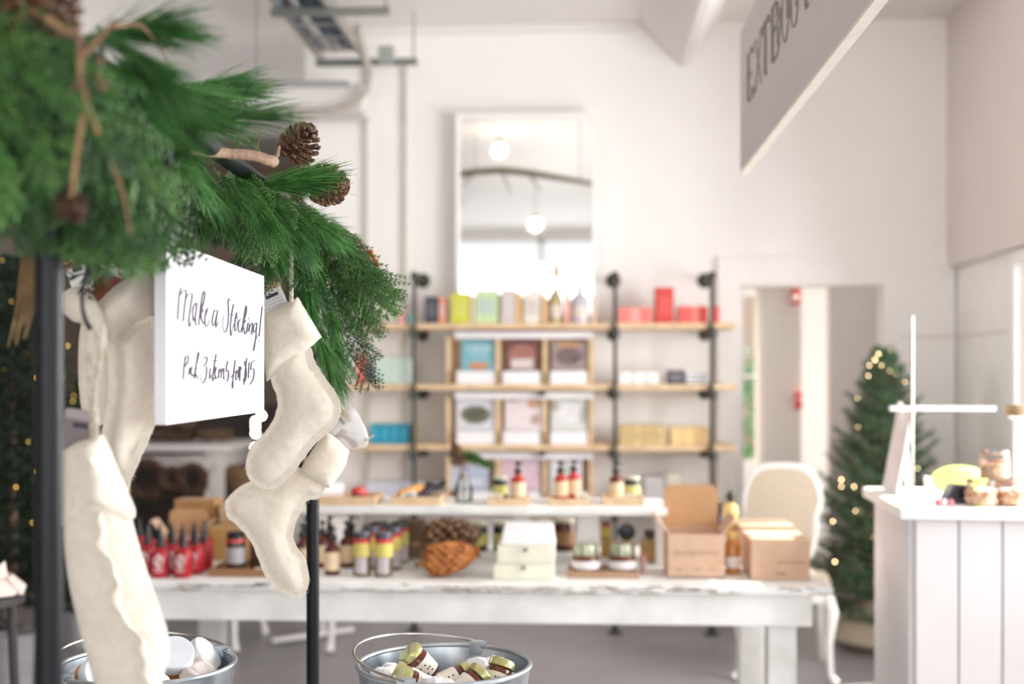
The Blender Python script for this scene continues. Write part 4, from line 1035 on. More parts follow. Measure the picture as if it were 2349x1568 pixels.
# sharp far end: pine bundles
for a in [(545, 432, 2.2, 800, 372), (540, 402, 2.22, 745, 575), (520, 400, 2.2, 700, 605), (500, 395, 2.15, 655, 600), (470, 385, 2.05, 600, 585), (600, 440, 2.25, 725, 585),
          (450, 360, 2.0, 560, 560), (430, 330, 1.95, 530, 520), (560, 470, 2.2, 690, 640), (640, 500, 2.42, 700, 690), (665, 560, 2.4, 712, 760), (690, 600, 2.42, 742, 800), (700, 680, 2.45, 765, 860), (718, 730, 2.45, 800, 905),
          (745, 790, 2.46, 812, 928), (680, 520, 2.4, 735, 700), (655, 610, 2.42, 690, 770), (700, 560, 2.5, 730, 745), (440, 420, 2.0, 480, 590), (575, 520, 2.2, 640, 650)]:
    S('p', *a)
for a in [(735, 505, 2.5, 880, 690), (725, 520, 2.5, 850, 740), (760, 560, 2.5, 868, 770), (735, 560, 2.48, 800, 790), (790, 530, 2.5, 890, 660), (700, 480, 2.45, 790, 560), (690, 470, 2.45, 760, 620), (810, 560, 2.5, 872, 720), (770, 520, 2.5, 850, 620),
          (540, 340, 2.15, 560, 310), (600, 350, 2.2, 570, 300), (350, 430, 1.85, 366, 560), (440, 440, 2.0, 500, 570), (350, 500, 1.8, 372, 600)]:
    S('c', *a)
for a in [(760, 640, 2.56, 800, 860), (775, 600, 2.56, 815, 800), (770, 720, 2.56, 815, 930), (420, 400, 2.05, 440, 560), (450, 430, 2.08, 500, 590), (745, 600, 2.56, 770, 790), (400, 380, 1.95, 400, 540)]:
    S('d', *a)
# filling along the bar
def fill(kind, n, za, zb_, dn=(.3, 1.0), rt=(-.2, .9), up=.0, Ls=(.16, .24), rad_=.035):
    for _ in range(n):
        for try_ in range(12):
            Z = RF_.uniform(za, zb_); q = bar(Z)
            a = q + RT * RF_.uniform(-rad_, rad_) + UP * RF_.uniform(-rad_, rad_ * .8)
            d = RT * RF_.uniform(*rt) - UP * RF_.uniform(*dn) + FW * RF_.uniform(-.25, .45)
            L_ = RF_.uniform(*Ls)
            if not banned(a, a + d.normalized() * L_): sprig(kind, a, a + d.normalized() * L_); break
fill('p', 16, 1.0, 1.6, (.1, 1), (-.5, .6), Ls=(.15, .2))
fill('p', 12, 1.5, 2.3, (.0, .6), (.3, .9), Ls=(.13, .17))
fill('p', 4, 1.5, 1.75, (-.3, .1), (.3, .9), Ls=(.15, .18))
fill('p', 7, 1.15, 1.6, (-.4, .2), (.0, .7), Ls=(.12, .16))
fill('c', 20, .98, 1.55, (.4, 1), (-.55, .5), Ls=(.16, .24))
fill('c', 8, 1.5, 2.3, (.2, .8), (-.3, .4), Ls=(.11, .14))
fill('d', 24, 1.0, 1.6, (.3, 1), (-.5, .25), Ls=(.16, .24), rad_=.05)
fill('d', 14, 1.55, 2.45, (.1, 1), (-.5, .1), Ls=(.14, .2), rad_=.03)
# hanging fringe by the near pole
for a in [(60, 350, 1.18, 120, 640), (110, 400, 1.2, 150, 650), (150, 380, 1.2, 190, 600), (200, 420, 1.22, 240, 640), (240, 430, 1.22, 290, 690), (270, 430, 1.25, 310, 660), (300, 420, 1.35, 345, 620), (330, 400, 1.5, 365, 610), (20, 250, 1.15, 30, 560), (60, 120, 1.1, 0, 330), (180, 430, 1.2, 170, 610), (300, 330, 1.3, 340, 560),
          (120, 200, 1.12, 60, 420), (170, 200, 1.1, 130, 420), (250, 230, 1.15, 210, 430)]:
    S('c', *a)
for a in [(90, 150, 1.1, 20, 350), (140, 120, 1.1, 200, 330), (210, 150, 1.15, 300, 330), (260, 150, 1.25, 420, 300), (260, 130, 1.3, 470, 240), (270, 250, 1.2, 380, 420), (180, 260, 1.12, 240, 450), (60, 260, 1.1, 90, 470), (300, 240, 1.4, 510, 380), (330, 180, 1.5, 500, 320), (220, 330, 1.2, 330, 480), (30, 80, 1.05, -40, 250)]:
    S('p', *a)
for a in [(300, 120, 1.25, 430, 190), (310, 150, 1.3, 470, 270), (350, 190, 1.4, 520, 300), (220, 90, 1.15, 330, 110), (715, 740, 2.42, 800, 935), (690, 640, 2.4, 730, 850), (735, 640, 2.45, 790, 800), (660, 530, 2.45, 715, 700), (700, 500, 2.42, 760, 700), (730, 690, 2.5, 815, 880), (560, 436, 2.12, 792, 392)]:
    S('p', *a)
for a in [(740, 500, 2.42, 845, 620), (770, 530, 2.42, 880, 740), (800, 560, 2.45, 858, 770), (745, 540, 2.44, 820, 700), (720, 500, 2.44, 790, 700), (840, 600, 2.46, 885, 720), (780, 640, 2.5, 830, 810)]:
    S('c', *a)
# bare twigs and the sawn branch
def twig(pts, r0, r1, m=M_twig, name='twig', seg=8):
    n = len(pts); mb = MB(); v = [P(*p) for p in pts]; sm = []
    for i in range(n - 1):
        p0, p1, p2, p3 = v[max(i - 1, 0)], v[i], v[i + 1], v[min(i + 2, n - 1)]
        for k in range(5):
            t_ = k / 5; sm.append(.5 * ((2 * p1) + (p2 - p0) * t_ + (2 * p0 - 5 * p1 + 4 * p2 - p3) * t_ ** 2 + (3 * p1 - p0 - 3 * p2 + p3) * t_ ** 3))
    sm.append(v[-1]); k = len(sm)
    sm = [p + Vector((R_.uniform(-1, 1), 0, R_.uniform(-1, 1))) * r0 * .12 for p in sm]
    mb.tube(sm, [r0 + (r1 - r0) * i / (k - 1) for i in range(k)], seg)
    part(name, mb, m, gar)
ZT = 1.03
twig([(105, 40, ZT), (150, 70, ZT), (181, 84, ZT), (184, 172, ZT), (198, 237, ZT), (184, 300, ZT), (170, 400, ZT), (165, 450, ZT)], .0034, .002)
twig([(188, 132, ZT), (220, 95, ZT), (264, 46, ZT)], .0028, .0022)
twig([(198, 237, ZT), (212, 270, ZT), (226, 306, ZT)], .0026, .0018)
twig([(184, 190, ZT), (160, 208, ZT), (138, 222, ZT)], .0016, .0008)
twig([(262, 60, 1.15), (320, 58, 1.2), (356, 96, 1.25), (392, 150, 1.35)], .0022, .001)
twig([(232, 130, 1.05), (226, 180, 1.05), (232, 205, 1.05), (245, 190, 1.05)], .003, .002)
twig([(245, 350, 1.1), (262, 390, 1.1), (284, 452, 1.1), (298, 536, 1.1)], .0022, .0014)
twig([(30, 60, 1.05), (10, 120, 1.05), (0, 180, 1.05)], .003, .002)
twig([(425, 342, 1.70), (455, 345, 1.74), (520, 352, 1.78), (580, 357, 1.82), (630, 372, 1.86)], .0068, .0086, M_bark, 'sawn_branch', 12)
twig([(622, 370, 1.86), (636, 355, 1.86), (640, 335, 1.87)], .004, .002, M_bark, 'sawn_branch')
twig([(590, 340, 2.13), (594, 318, 2.13), (598, 290, 2.13)], .0009, .0004)
twig([(680, 455, 2.3), (700, 480, 2.3), (712, 505, 2.3)], .0035, .002)
twig([(720, 510, 2.46), (780, 520, 2.46), (830, 560, 2.46), (868, 625, 2.46)], .0018, .001)
twig([(812, 560, 2.47), (818, 620, 2.47), (812, 690, 2.47)], .0014, .0007)
for a in ((548, 436, 2.02, 798, 366), (556, 440, 2.02, 790, 384), (590, 430, 2.05, 770, 360)):
    sp_ = S('p', *a); sp_.data = PM[3 + R_.randint(0, 1)]
for a in ((555, 398, 2.0, 700, 530), (600, 430, 2.08, 745, 540), (525, 392, 1.95, 640, 530), (640, 455, 2.15, 760, 520), (430, 365, 1.78, 560, 500), (490, 385, 1.85, 600, 500)): S('p', *a)
for a in ((560, 400, 1.97, 650, 470), (620, 440, 2.05, 700, 500), (650, 455, 2.1, 745, 500)): S('c', *a)
# cones in the garland
def gcone(px, py, Z, L_, R2, d, seed, name='pine_cone', m=M_cone):
    me = cone_mesh(L_, R2, 72, .95, seed, .10).mesh('pine_cone', m)
    o = link(bpy.data.objects.new(name, me), gar)
    dv = (RT * d[0] + UP * d[1] + FW * d[2]).normalized()
    o.matrix_world = align(P(px, py, Z) - dv * L_ * .45, dv)
gcone(684, 334, 2.16, .062, .036, (.45, .5, -.35), 11)
gcone(748, 424, 2.1, .052, .036, (.85, -.1, -.5), 12)
gcone(105, 8, 1.05, .06, .03, (.2, .5, -.4), 13)
gcone(18, 14, 1.05, .05, .026, (-.5, .5, -.4), 14)
gcone(150, 470, 1.1, .024, .010, (-.2, -1, -.2), 15, m=M_cone)
gcone(176, 475, 1.1, .026, .010, (.2, -1, -.2), 16, m=M_cone)
bm_ = MB()
for x, y in ((845, 577), (853, 583), (846, 590), (858, 592), (865, 598), (862, 604), (868, 608), (852, 576)): bm_.ball(P(x, y, 2.44), .0042, 8, 6)
part('berry_cluster', bm_, M_berry, gar, 'orange seed berries at the tip of the hanging cedar')
bm_ = MB()
for x, y, Z in ((338, 378, 1.55), (343, 392, 1.55), (620, 530, 2.1), (626, 540, 2.1), (640, 536, 2.12), (345, 372, 1.55)): bm_.ball(P(x, y, Z), .0016, 8, 6)
part('fairy_light', bm_, M_led, gar, 'tiny warm lights in the needles')
cw = MB(); cw.tube([P(330, 380, 1.6), P(345, 400, 1.58), P(370, 430, 1.6), P(420, 470, 1.8), P(520, 500, 2.0), P(640, 536, 2.13)], .0008, 5)
part('light_wire', cw, M_hook, gar)
# dried stems hanging behind the near pole
m = MB(); rr = random.Random(8)
for k in range(26):
    x = rr.uniform(60, 112); pts = [(x + rr.uniform(-4, 4), 520, 1.42), (x - 12 + rr.uniform(-8, 8), 640, 1.42), (x - 36 + rr.uniform(-16, 22), rr.uniform(720, 800), 1.42)]
    m.tube([P(*p) for p in pts], [.0012, .0022, .0006], 5)
part('dried_stem', m, mat('dried_stem', (132, 108, 66), .8, scale=30, c2=(84, 62, 40)), gar, 'tan dried stems hanging behind the near pole')

# ================================================================ SIGN BOARD on hooks
A_ = bar(1.60); sX = .02                  # sign plane runs parallel to the bar, a little to the aisle side
def signpt(px, py):                       # where the ray of a pixel meets the sign's front plane
    n = Vector((rdir.y, -rdir.x, 0)); p0 = bar(1.6)
    ray = P(px, py, 1.0) - Vector((0, 0, H)); k = (p0 - Vector((0, 0, H))).dot(n) / ray.dot(n)
    q = Vector((0, 0, H)) + ray * k
    return (q - p0).dot(rdir), q.z
sa, zta = signpt(383, 549); sb, ztb = signpt(607, 632); _, zba = signpt(383, 974); _, zbb = signpt(607, 945)
zt_, zb_ = (zta + ztb) / 2, (zba + zbb) / 2
p0 = bar(1.6)
sang = math.atan2(rdir.y, rdir.x)
org = p0 + rdir * sa
t = thing('stocking_sign', 'white canvas sign, hand lettered Make a Stocking! Pick 3 items for $15', 'sign', (org.x, org.y, zb_), sang)
SWd, SHt = sb - sa, zt_ - zb_
part('canvas', MB().box(SWd / 2, .0085, SHt / 2, SWd, .016, SHt), mat('canvas_white', (228, 224, 229), .75, var=.01, scale=5, bump=.05, bscale=300), t, bevel=.0012, smooth=False)
ZO = (360, 620); ZS = 5.227
STROKES = '''288,205 265,330 247,590|285,290 320,240 345,238 350,270 330,450 313,612|350,330 385,280 412,275 422,300 405,420 385,560 385,650 395,672 420,600
480,395 455,400 430,480 432,570 445,600 465,520 480,395 462,560 465,650 480,640|562,245 545,300 520,470 502,658|575,255 570,330 540,450 518,500|560,470 530,520 540,600 560,640
575,560 600,500 612,470 600,460 580,530 575,620 590,670 610,655 632,590|715,480 690,480 668,560 665,640 680,660 700,600 728,475 710,600 708,680 740,610
880,360 865,342 852,380 858,470 855,600 840,700 815,740 795,700 788,620 797,545|918,405 900,500 882,640 882,750 892,780 905,700 925,640|875,525 920,540
955,505 940,580 932,680 938,725 952,700 962,600 955,505 950,560 975,570|1005,585 985,600 975,660 980,730 1000,735 1015,680|1068,420 1045,550 1018,745|1075,430 1070,510 1040,610|1065,600 1035,650 1045,710 1055,765 1075,720
1095,625 1080,690 1078,745 1095,700 1110,640|1115,640 1105,740|1112,680 1135,630 1145,650 1135,770 1150,720|1190,630 1165,650 1158,720 1170,740 1190,680 1198,630 1185,800 1165,940 1155,955 1165,880 1215,760|1100,570 1096,580
1262,430 1240,640 1225,790|1222,835 1220,845
345,1040 325,1150 315,1310|325,1060 355,1020 378,1040 370,1100 335,1150|395,1160 380,1255|430,1150 412,1180 410,1240 425,1270 440,1240|498,972 475,1100 447,1300|505,985 490,1060 465,1140|480,1170 455,1210 470,1250 490,1300
560,1070 575,1035 600,1050 590,1110 560,1150|590,1150 597,1200 585,1290 552,1350 530,1310 525,1240|640,1170 630,1260 635,1300 650,1250|710,1000 690,1120 668,1260 668,1325 690,1280|665,1080 735,1080
700,1220 715,1170 705,1160 695,1230 705,1300 722,1270|745,1180 738,1290|745,1230 770,1170 768,1290|775,1230 800,1170 800,1290 812,1300|850,1085 830,1180 858,1220 850,1310 830,1325|815,1210 860,1200
938,1075 925,1180 905,1350 908,1415 925,1330|880,1290 950,1200|960,1190 945,1250 945,1310 965,1290 965,1200|985,1150 975,1290|980,1200 1000,1150 1010,1190|1000,1160 992,1325
1062,1085 1050,1110 1070,1180 1070,1280 1045,1340 1030,1290|1078,1050 1060,1200 1042,1370|1105,1100 1095,1290|1135,1100 1120,1190|1120,1190 1155,1180 1165,1230 1150,1310 1115,1365|1135,1100 1180,1075'''
ink = MB()
for st_ in STROKES.replace('\n', '|').split('|'):
    pts = [tuple(map(float, p.split(','))) for p in st_.split()]
    q = []
    for x, y in pts:
        s_, z_ = signpt(ZO[0] + x / ZS, ZO[1] + y / ZS); q.append(Vector(((s_ - sa) / 2.4, -.0012, z_ - zb_)))
    sm = []; n = len(q)
    for i in range(n - 1):
        a0, a1, a2, a3 = q[max(i - 1, 0)], q[i], q[i + 1], q[min(i + 2, n - 1)]
        for k in range(5):
            u = k / 5; sm.append(.5 * ((2 * a1) + (a2 - a0) * u + (2 * a0 - 5 * a1 + 4 * a2 - a3) * u ** 2 + (3 * a1 - a0 - 3 * a2 + a3) * u ** 3))
    sm.append(q[-1]); r = []
    for i, p in enumerate(sm):
        dn = (sm[min(i + 1, len(sm) - 1)] - sm[max(i - 1, 0)])
        down = abs(dn.z) / (dn.length + 1e-9) if dn.z < 0 else 0
        r.append(.00062 + .0006 * down)
    # the pen is broad along the board, so the stroke is an ellipse lying on the canvas
    sc = Matrix.Diagonal((2.4, .35, 1, 1))
    ink.tube(sm, r, 5, sc)
part('hand_lettering', ink, M_ink, t, 'dark hand lettering', smooth=False)
# S hooks
def hook(pts, label, r=.0022):
    q0 = P(*pts[0]); t = thing('s_hook', label, 'hook', q0)
    v = [P(*p) - q0 for p in pts]; sm = []; n = len(v)
    for i in range(n - 1):
        a0, a1, a2, a3 = v[max(i - 1, 0)], v[i], v[i + 1], v[min(i + 2, n - 1)]
        for k in range(6):
            u = k / 6; sm.append(.5 * ((2 * a1) + (a2 - a0) * u + (2 * a0 - 5 * a1 + 4 * a2 - a3) * u ** 2 + (3 * a1 - a0 - 3 * a2 + a3) * u ** 3))
    sm.append(v[-1]); part('wire', MB().tube(sm, r, 10), M_hook, t)
    part('tip', MB().ball(sm[-1], r * 1.25, 10, 6), M_hook, t)
    return t
hook([(372, 305, 1.62), (372, 270, 1.56), (398, 242, 1.54), (420, 268, 1.54), (405, 330, 1.53), (372, 400, 1.52), (362, 440, 1.5), (385, 480, 1.48), (415, 515, 1.48), (424, 540, 1.49), (415, 558, 1.51), (394, 572, 1.54)], 'long black S hook whose tip crosses the corner of the white sign', .0021)
hook([(198, 500, 1.36), (196, 560, 1.36), (200, 620, 1.34), (191, 660, 1.33), (189, 700, 1.33), (195, 730, 1.33), (206, 752, 1.33)], 'black S hook in front of the near upper stocking', .0024)
hook([(600, 560, 2.38), (614, 590, 2.38), (618, 620, 2.38), (612, 650, 2.38)], 'small black hook behind the far top corner of the sign', .002)
# ================================================================ STOCKINGS
def smooth_poly(pts, n=6, closed=True):
    out = []; N = len(pts)
    for i in range(N):
        p0, p1, p2, p3 = (Vector(pts[(i + j) % N][:2]) for j in (-1, 0, 1, 2))
        c1 = len(pts[i]) > 2; c2 = len(pts[(i + 1) % N]) > 2
        if c1: p0 = p1 - (p2 - p1)
        if c2: p3 = p2 + (p2 - p1)
        for k in range(n):
            u = k / n; out.append(.5 * ((2 * p1) + (p2 - p0) * u + (2 * p0 - 5 * p1 + 4 * p2 - p3) * u ** 2 + (3 * p1 - p0 - 3 * p2 + p3) * u ** 3))
    return out
def seg_dist(p, a, b):
    ab = b - a; t_ = max(0, min(1, (p - a).dot(ab) / (ab.length_squared + 1e-12))); return (p - a - ab * t_).length
def inflate(outl, Z, Tm, fl=.012, W=.04, sp=.0065, tf=None, org=None, yo=0, wob=.0, seed=0, n=6, minT=.0016, df=None, back=True):
    """padded cloth shape: outline in photo pixels at depth Z -> mesh in a frame facing the camera, metres"""
    k = Z / FP; ox, oy = org
    pts = [Vector(((p.x - ox) * k, (oy - p.y) * k)) for p in smooth_poly(outl, n)]
    rr = random.Random(seed)
    if wob: pts = [p + Vector((rr.uniform(-wob, wob), rr.uniform(-wob, wob))) for p in pts]
    nb_ = len(pts)
    x0, x1 = min(p.x for p in pts), max(p.x for p in pts); y0, y1 = min(p.y for p in pts), max(p.y for p in pts)
    def inside(p):
        c = False; j = nb_ - 1
        for i in range(nb_):
            a, b = pts[i], pts[j]
            if (a.y > p.y) != (b.y > p.y) and p.x < (b.x - a.x) * (p.y - a.y) / (b.y - a.y) + a.x: c = not c
            j = i
        return c
    def bd(p): return min(seg_dist(p, pts[i], pts[(i + 1) % nb_]) for i in range(nb_))
    inn = []; y = y0; r = 0
    while y < y1:
        x = x0 + (sp / 2 if r % 2 else 0)
        while x < x1:
            p = Vector((x, y))
            if inside(p) and bd(p) > sp * .55: inn.append(p)
            x += sp
        y += sp * .87; r += 1
    res = delaunay_2d_cdt(pts + inn, [], [list(range(nb_))], 1, 1e-7)
    V, F = res[0], res[2]
    def th(p):
        d = bd(p)
        if tf: return tf(p, d, k, ox, oy)
        if d <= fl: return minT
        u = min(1, (d - fl) / W)
        return minT + Tm * math.sin(PI / 2 * u) ** .75
    t_ = [th(v) for v in V]
    nz = [.0025 * noise.noise(Vector((v.x * 14 + seed, v.y * 14, 0))) + .0012 * noise.noise(Vector((v.x * 45, v.y * 45, seed))) for v in V]
    dd = [(df(v) if df else 0) for v in V]
    vs = [(v.x, yo + dd[i] - t_[i] - nz[i] * min(1, t_[i] / .008), v.y) for i, v in enumerate(V)] + [(v.x, yo + dd[i] + t_[i] * .8, v.y) for i, v in enumerate(V)]
    n_ = len(V); fs = []
    for f in F:
        a, b, c = f[:3]
        if (V[b] - V[a]).cross(V[c] - V[a]) < 0: a, b, c = a, c, b
        fs.append((a, b, c)); fs.append((a + n_, c + n_, b + n_))
    from collections import Counter
    ed = Counter(); o_ = {}
    for f in fs[::2]:
        for i in range(3):
            e = (f[i], f[(i + 1) % 3]); ed[tuple(sorted(e))] += 1; o_[tuple(sorted(e))] = e
    for e, c in ed.items():
        if c == 1: a, b = o_[e]; fs.append((b, a, a + n_, b + n_))
    m = MB(); m.v = vs; m.f = fs
    m.pts = pts; m.th = th; m.inside = inside; m.bd = bd; m.yo = yo; m.df = df
    return m
def stitches(im, off, r=.0006, dash=.006):
    m = MB(); pts = im.pts; N = len(pts); path = []
    for i in range(N):
        t_ = (pts[(i + 1) % N] - pts[i - 1]); t_.normalize(); nrm = Vector((-t_.y, t_.x)); q = pts[i] + nrm * off
        if not im.inside(q): q = pts[i] - nrm * off
        if im.inside(q) and im.bd(q) > off * .8: path.append(q)
        else: path.append(None)
    acc = []
    for a, b in zip(path, path[1:]):
        if a is None or b is None or (b - a).length > .03: continue
        L_ = (b - a).length; k = max(1, int(L_ / dash))
        for j in range(k):
            p1, p2 = a + (b - a) * (j / k), a + (b - a) * ((j + .86) / k)
            y = lambda p: im.yo + (im.df(p) if im.df else 0) - im.th(p) - .0006
            m.tube([(p1.x, y(p1), p1.y), (p2.x, y(p2), p2.y)], r, 4)
    return m
def frays(im, n, seed, L_=.006):
    m = MB(); rr = random.Random(seed)
    for _ in range(n):
        p = rr.choice(im.pts); a = rr.uniform(0, 2 * PI)
        y0 = im.yo + (im.df(p) if im.df else 0); y = rr.uniform(-.0015, .0015) + y0
        d = Vector((math.cos(a), math.sin(a))) * L_ * rr.uniform(.3, 1)
        m.tube([(p.x, y, p.y), (p.x + d.x * .6, y - .001, p.y + d.y * .6), (p.x + d.x, y + .001, p.y + d.y - .001)], .00025, 3)
    return m
def stocking(name_lab, body, cuff, Z, org, Tb=.016, Tc=.021, seed=1, cuff_off=0, **kw):
    t = thing('felt_stocking', name_lab, 'stocking', P(org[0], org[1], Z), PSI)
    b = inflate(body, Z, Tb, org=org, seed=seed, wob=.0007, **kw)
    part('sock_body', b, M_felt, t, ang=75)
    part('seam_stitch', stitches(b, .0115), M_thread, t, 'stitched seam line')
    part('frayed_edge', frays(b, 90, seed), M_felt, t)
    if cuff:
        c = inflate(cuff, Z, Tc, fl=0, W=.03, org=org, seed=seed + 5, wob=.0004, minT=.006, yo=cuff_off)
        part('cuff', c, M_felt, t, ang=60)
    return t
# A: the upper right stocking
A_body = [(612, 830), (640, 800), (690, 770), (714, 800), (722, 830), (750, 872), (776, 912), (780, 950), (760, 985), (725, 1015), (690, 1060), (655, 1105), (620, 1122), (585, 1112), (566, 1085), (566, 1050), (580, 1020), (612, 985), (632, 950), (636, 915), (622, 872)]
A_cuff = [(606, 724, 1), (640, 702), (684, 682, 1), (710, 728), (737, 772, 1), (706, 800), (650, 842), (613, 874, 1), (606, 800)]
stA = stocking('upper cream felt stocking right of the white sign, toe down left', A_body, A_cuff, 2.35, (670, 900), seed=1)
B_body = [(700, 1080), (745, 1105), (735, 1140), (702, 1150), (684, 1185), (672, 1225), (678, 1250), (700, 1285), (709, 1330), (700, 1360), (675, 1372), (640, 1355), (615, 1330), (596, 1290), (575, 1240), (545, 1205), (522, 1185), (518, 1150), (545, 1120), (580, 1100), (620, 1080), (660, 1062)]
B_cuff = [(686, 1082, 1), (715, 1035), (748, 990, 1), (772, 1005), (800, 1034, 1), (790, 1070), (755, 1120, 1), (720, 1100)]
stB = stocking('lower cream felt stocking, its toe pointing down beside the far pole', B_body, B_cuff, 2.45, (660, 1190), seed=2)
# C: the upper near stocking behind the hook
C_body = [(246, 760), (300, 735), (350, 722), (366, 752), (373, 800), (372, 880), (362, 950), (340, 1010), (318, 1060), (300, 1100), (293, 1125), (270, 1110), (240, 1060), (232, 1010), (240, 960), (250, 900), (248, 830)]
C_cuff = [(200, 720), (232, 690), (270, 655), (312, 632), (330, 618), (350, 650), (356, 690), (346, 722), (310, 742), (286, 770), (272, 800, 1), (245, 770), (214, 745)]
stC = stocking('cream felt stocking hanging at the upper left behind the black hook', C_body, C_cuff, 1.62, (300, 850), Tb=.036, Tc=.042, seed=3)
fl_ = inflate([(150, 700), (165, 672), (200, 660), (232, 690), (258, 745), (262, 800, 1), (235, 772), (205, 745), (180, 735)], 1.58, .012, fl=0, W=.03, org=(200, 720), minT=.004, seed=9)
t_ = thing('felt_stocking', 'soft cream stocking top hanging just right of the near pole', 'stocking', P(200, 720, 1.58) + Vector((0, -.02, 0)), PSI)
part('cuff', fl_, M_felt, t_, ang=60)
b2 = inflate([(155, 690, 1), (200, 700), (222, 750), (225, 830), (210, 920), (185, 960), (150, 940), (138, 860), (140, 760)], 1.72, .015, fl=.004, org=(200, 720), seed=10)
o = part('sock_body', b2, M_felt, t_, ang=75); o.location = (0, .1, 0)
# D: the big near stocking, seen on its seam edge
ridge = [(1000, 232), (1100, 246), (1160, 246), (1200, 262), (1240, 258), (1280, 276), (1330, 294), (1380, 296), (1420, 318), (1460, 350), (1500, 362), (1540, 362), (1620, 345), (1700, 330)]
Dl = [(1000, 148), (1180, 146), (1260, 150), (1340, 160), (1420, 178), (1500, 198), (1568, 218), (1640, 236), (1720, 262)]
Dr = [(1000, 240), (1060, 262), (1120, 298), (1180, 306), (1200, 306), (1250, 318), (1320, 340), (1400, 368), (1460, 385), (1500, 386), (1568, 370), (1640, 350), (1720, 300)]
def interp(tab, v):
    if v <= tab[0][0]: return tab[0][1]
    for (a, x), (b, y) in zip(tab, tab[1:]):
        if v <= b: return x + (y - x) * (v - a) / (b - a)
    return tab[-1][1]
ZD = 1.42
def tfD(p, d, k, ox, oy, T_=.03):
    px, py = ox + p.x / k, oy - p.y / k
    l_, r_, m_ = interp(Dl, py), interp(Dr, py), interp(ridge, py)
    u = (px - l_) / max(8, m_ - l_) if px < m_ else (r_ - px) / max(8, r_ - m_)
    u = max(0, min(1, u))
    return .002 + T_ * u ** .75 * min(1, d / .01 + .15)
D_body = [(150, 1130), (148, 1200), (150, 1260), (160, 1340), (178, 1420), (198, 1500), (218, 1568), (232, 1640), (265, 1710), (310, 1705), (350, 1650), (370, 1568), (387, 1500), (384, 1455), (366, 1395), (340, 1320), (318, 1250), (300, 1185), (280, 1130), (210, 1110)]
t = thing('felt_stocking', 'big near cream stocking at left with a wavy seam edge, above the bucket', 'stocking', P(260, 1300, ZD), PSI)
b = inflate(D_body, ZD, .03, tf=tfD, org=(260, 1300), seed=4, sp=.006)
part('sock_body', b, M_felt, t, ang=80)
D_cuff = [(148, 1034, 1), (180, 1015), (232, 998, 1), (252, 1035), (272, 1085), (300, 1150), (308, 1172), (300, 1190), (250, 1172), (232, 1160), (190, 1190), (146, 1205, 1), (145, 1120)]
def tfC(p, d, k, ox, oy): return tfD(p, d, k, ox, oy, .036) + .004
c = inflate(D_cuff, ZD, .03, tf=tfC, org=(260, 1300), seed=6, sp=.006)
part('cuff', c, M_felt, t, ang=75)
# seam fin running down the front
k_ = ZD / FP; fin = MB(); rows = []
py = 1168
while py < 1690:
    x = (interp(ridge, py) - 260) * k_; z = (1300 - py) * k_; w1 = .0035 * math.sin(py * .045) + .002 * math.sin(py * .11)
    rows.append((x, z, w1)); py += 7
vs = []
for x, z, w1 in rows:
    for (dx, dy) in ((-.0018, 0), (-.001 + w1, -.013), (.0014 + w1, -.013), (.0022, 0)): vs.append((x + dx, -.029 + dy, z))
fs = []
for i in range(len(rows) - 1):
    for j in range(3): fs.append((i * 4 + j, i * 4 + j + 1, i * 4 + 5 + j, i * 4 + 4 + j))
fin.add(vs, fs); part('seam_edge', fin, M_felt, t, 'wavy raised seam edge', ang=80)
# ropes
def rope(pts, label, r=.003, name='cotton_cord'):
    q0 = P(*pts[0]); t = thing(name, label, 'cord', q0); v = [P(*p) - q0 for p in pts]; sm = []; n = len(v)
    for i in range(n - 1):
        a0, a1, a2, a3 = v[max(i - 1, 0)], v[i], v[i + 1], v[min(i + 2, n - 1)]
        for k in range(8):
            u = k / 8; sm.append(.5 * ((2 * a1) + (a2 - a0) * u + (2 * a0 - 5 * a1 + 4 * a2 - a3) * u ** 2 + (3 * a1 - a0 - 3 * a2 + a3) * u ** 3))
    sm.append(v[-1])
    # three twisted strands
    L_ = 0; acc = [0]
    for a, b in zip(sm, sm[1:]): L_ += (b - a).length; acc.append(L_)
    for s_ in range(3):
        w_ = []; 
        N = max(12, int(L_ / .0022))
        for i in range(N + 1):
            d = L_ * i / N; j = max(k for k in range(len(acc)) if acc[k] <= d + 1e-9); j = min(j, len(sm) - 2)
            u = (d - acc[j]) / max(1e-9, acc[j + 1] - acc[j]); p = sm[j] + (sm[j + 1] - sm[j]) * u
            a = s_ * 2.094 + d / .0022 * .42; w_.append(p + RT * math.cos(a) * r * .5 + FW * math.sin(a) * r * .5)
        part('strand', MB().tube(w_, r * .56, 5), M_rope, t)
    return t
rope([(666, 500, 2.30), (668, 600, 2.30), (668, 692, 2.31)], 'cream cord loop carrying the upper right stocking', .0042)
rope([(203, 752, 1.335), (205, 850, 1.35), (212, 930, 1.37), (215, 1012, 1.39)], 'left cream cord from the near hook down to the big stocking', .0038)
rope([(236, 745, 1.335), (228, 830, 1.35), (216, 890, 1.36), (219, 950, 1.37), (222, 1006, 1.38)], 'right cream cord from the near hook down to the big stocking', .0032)
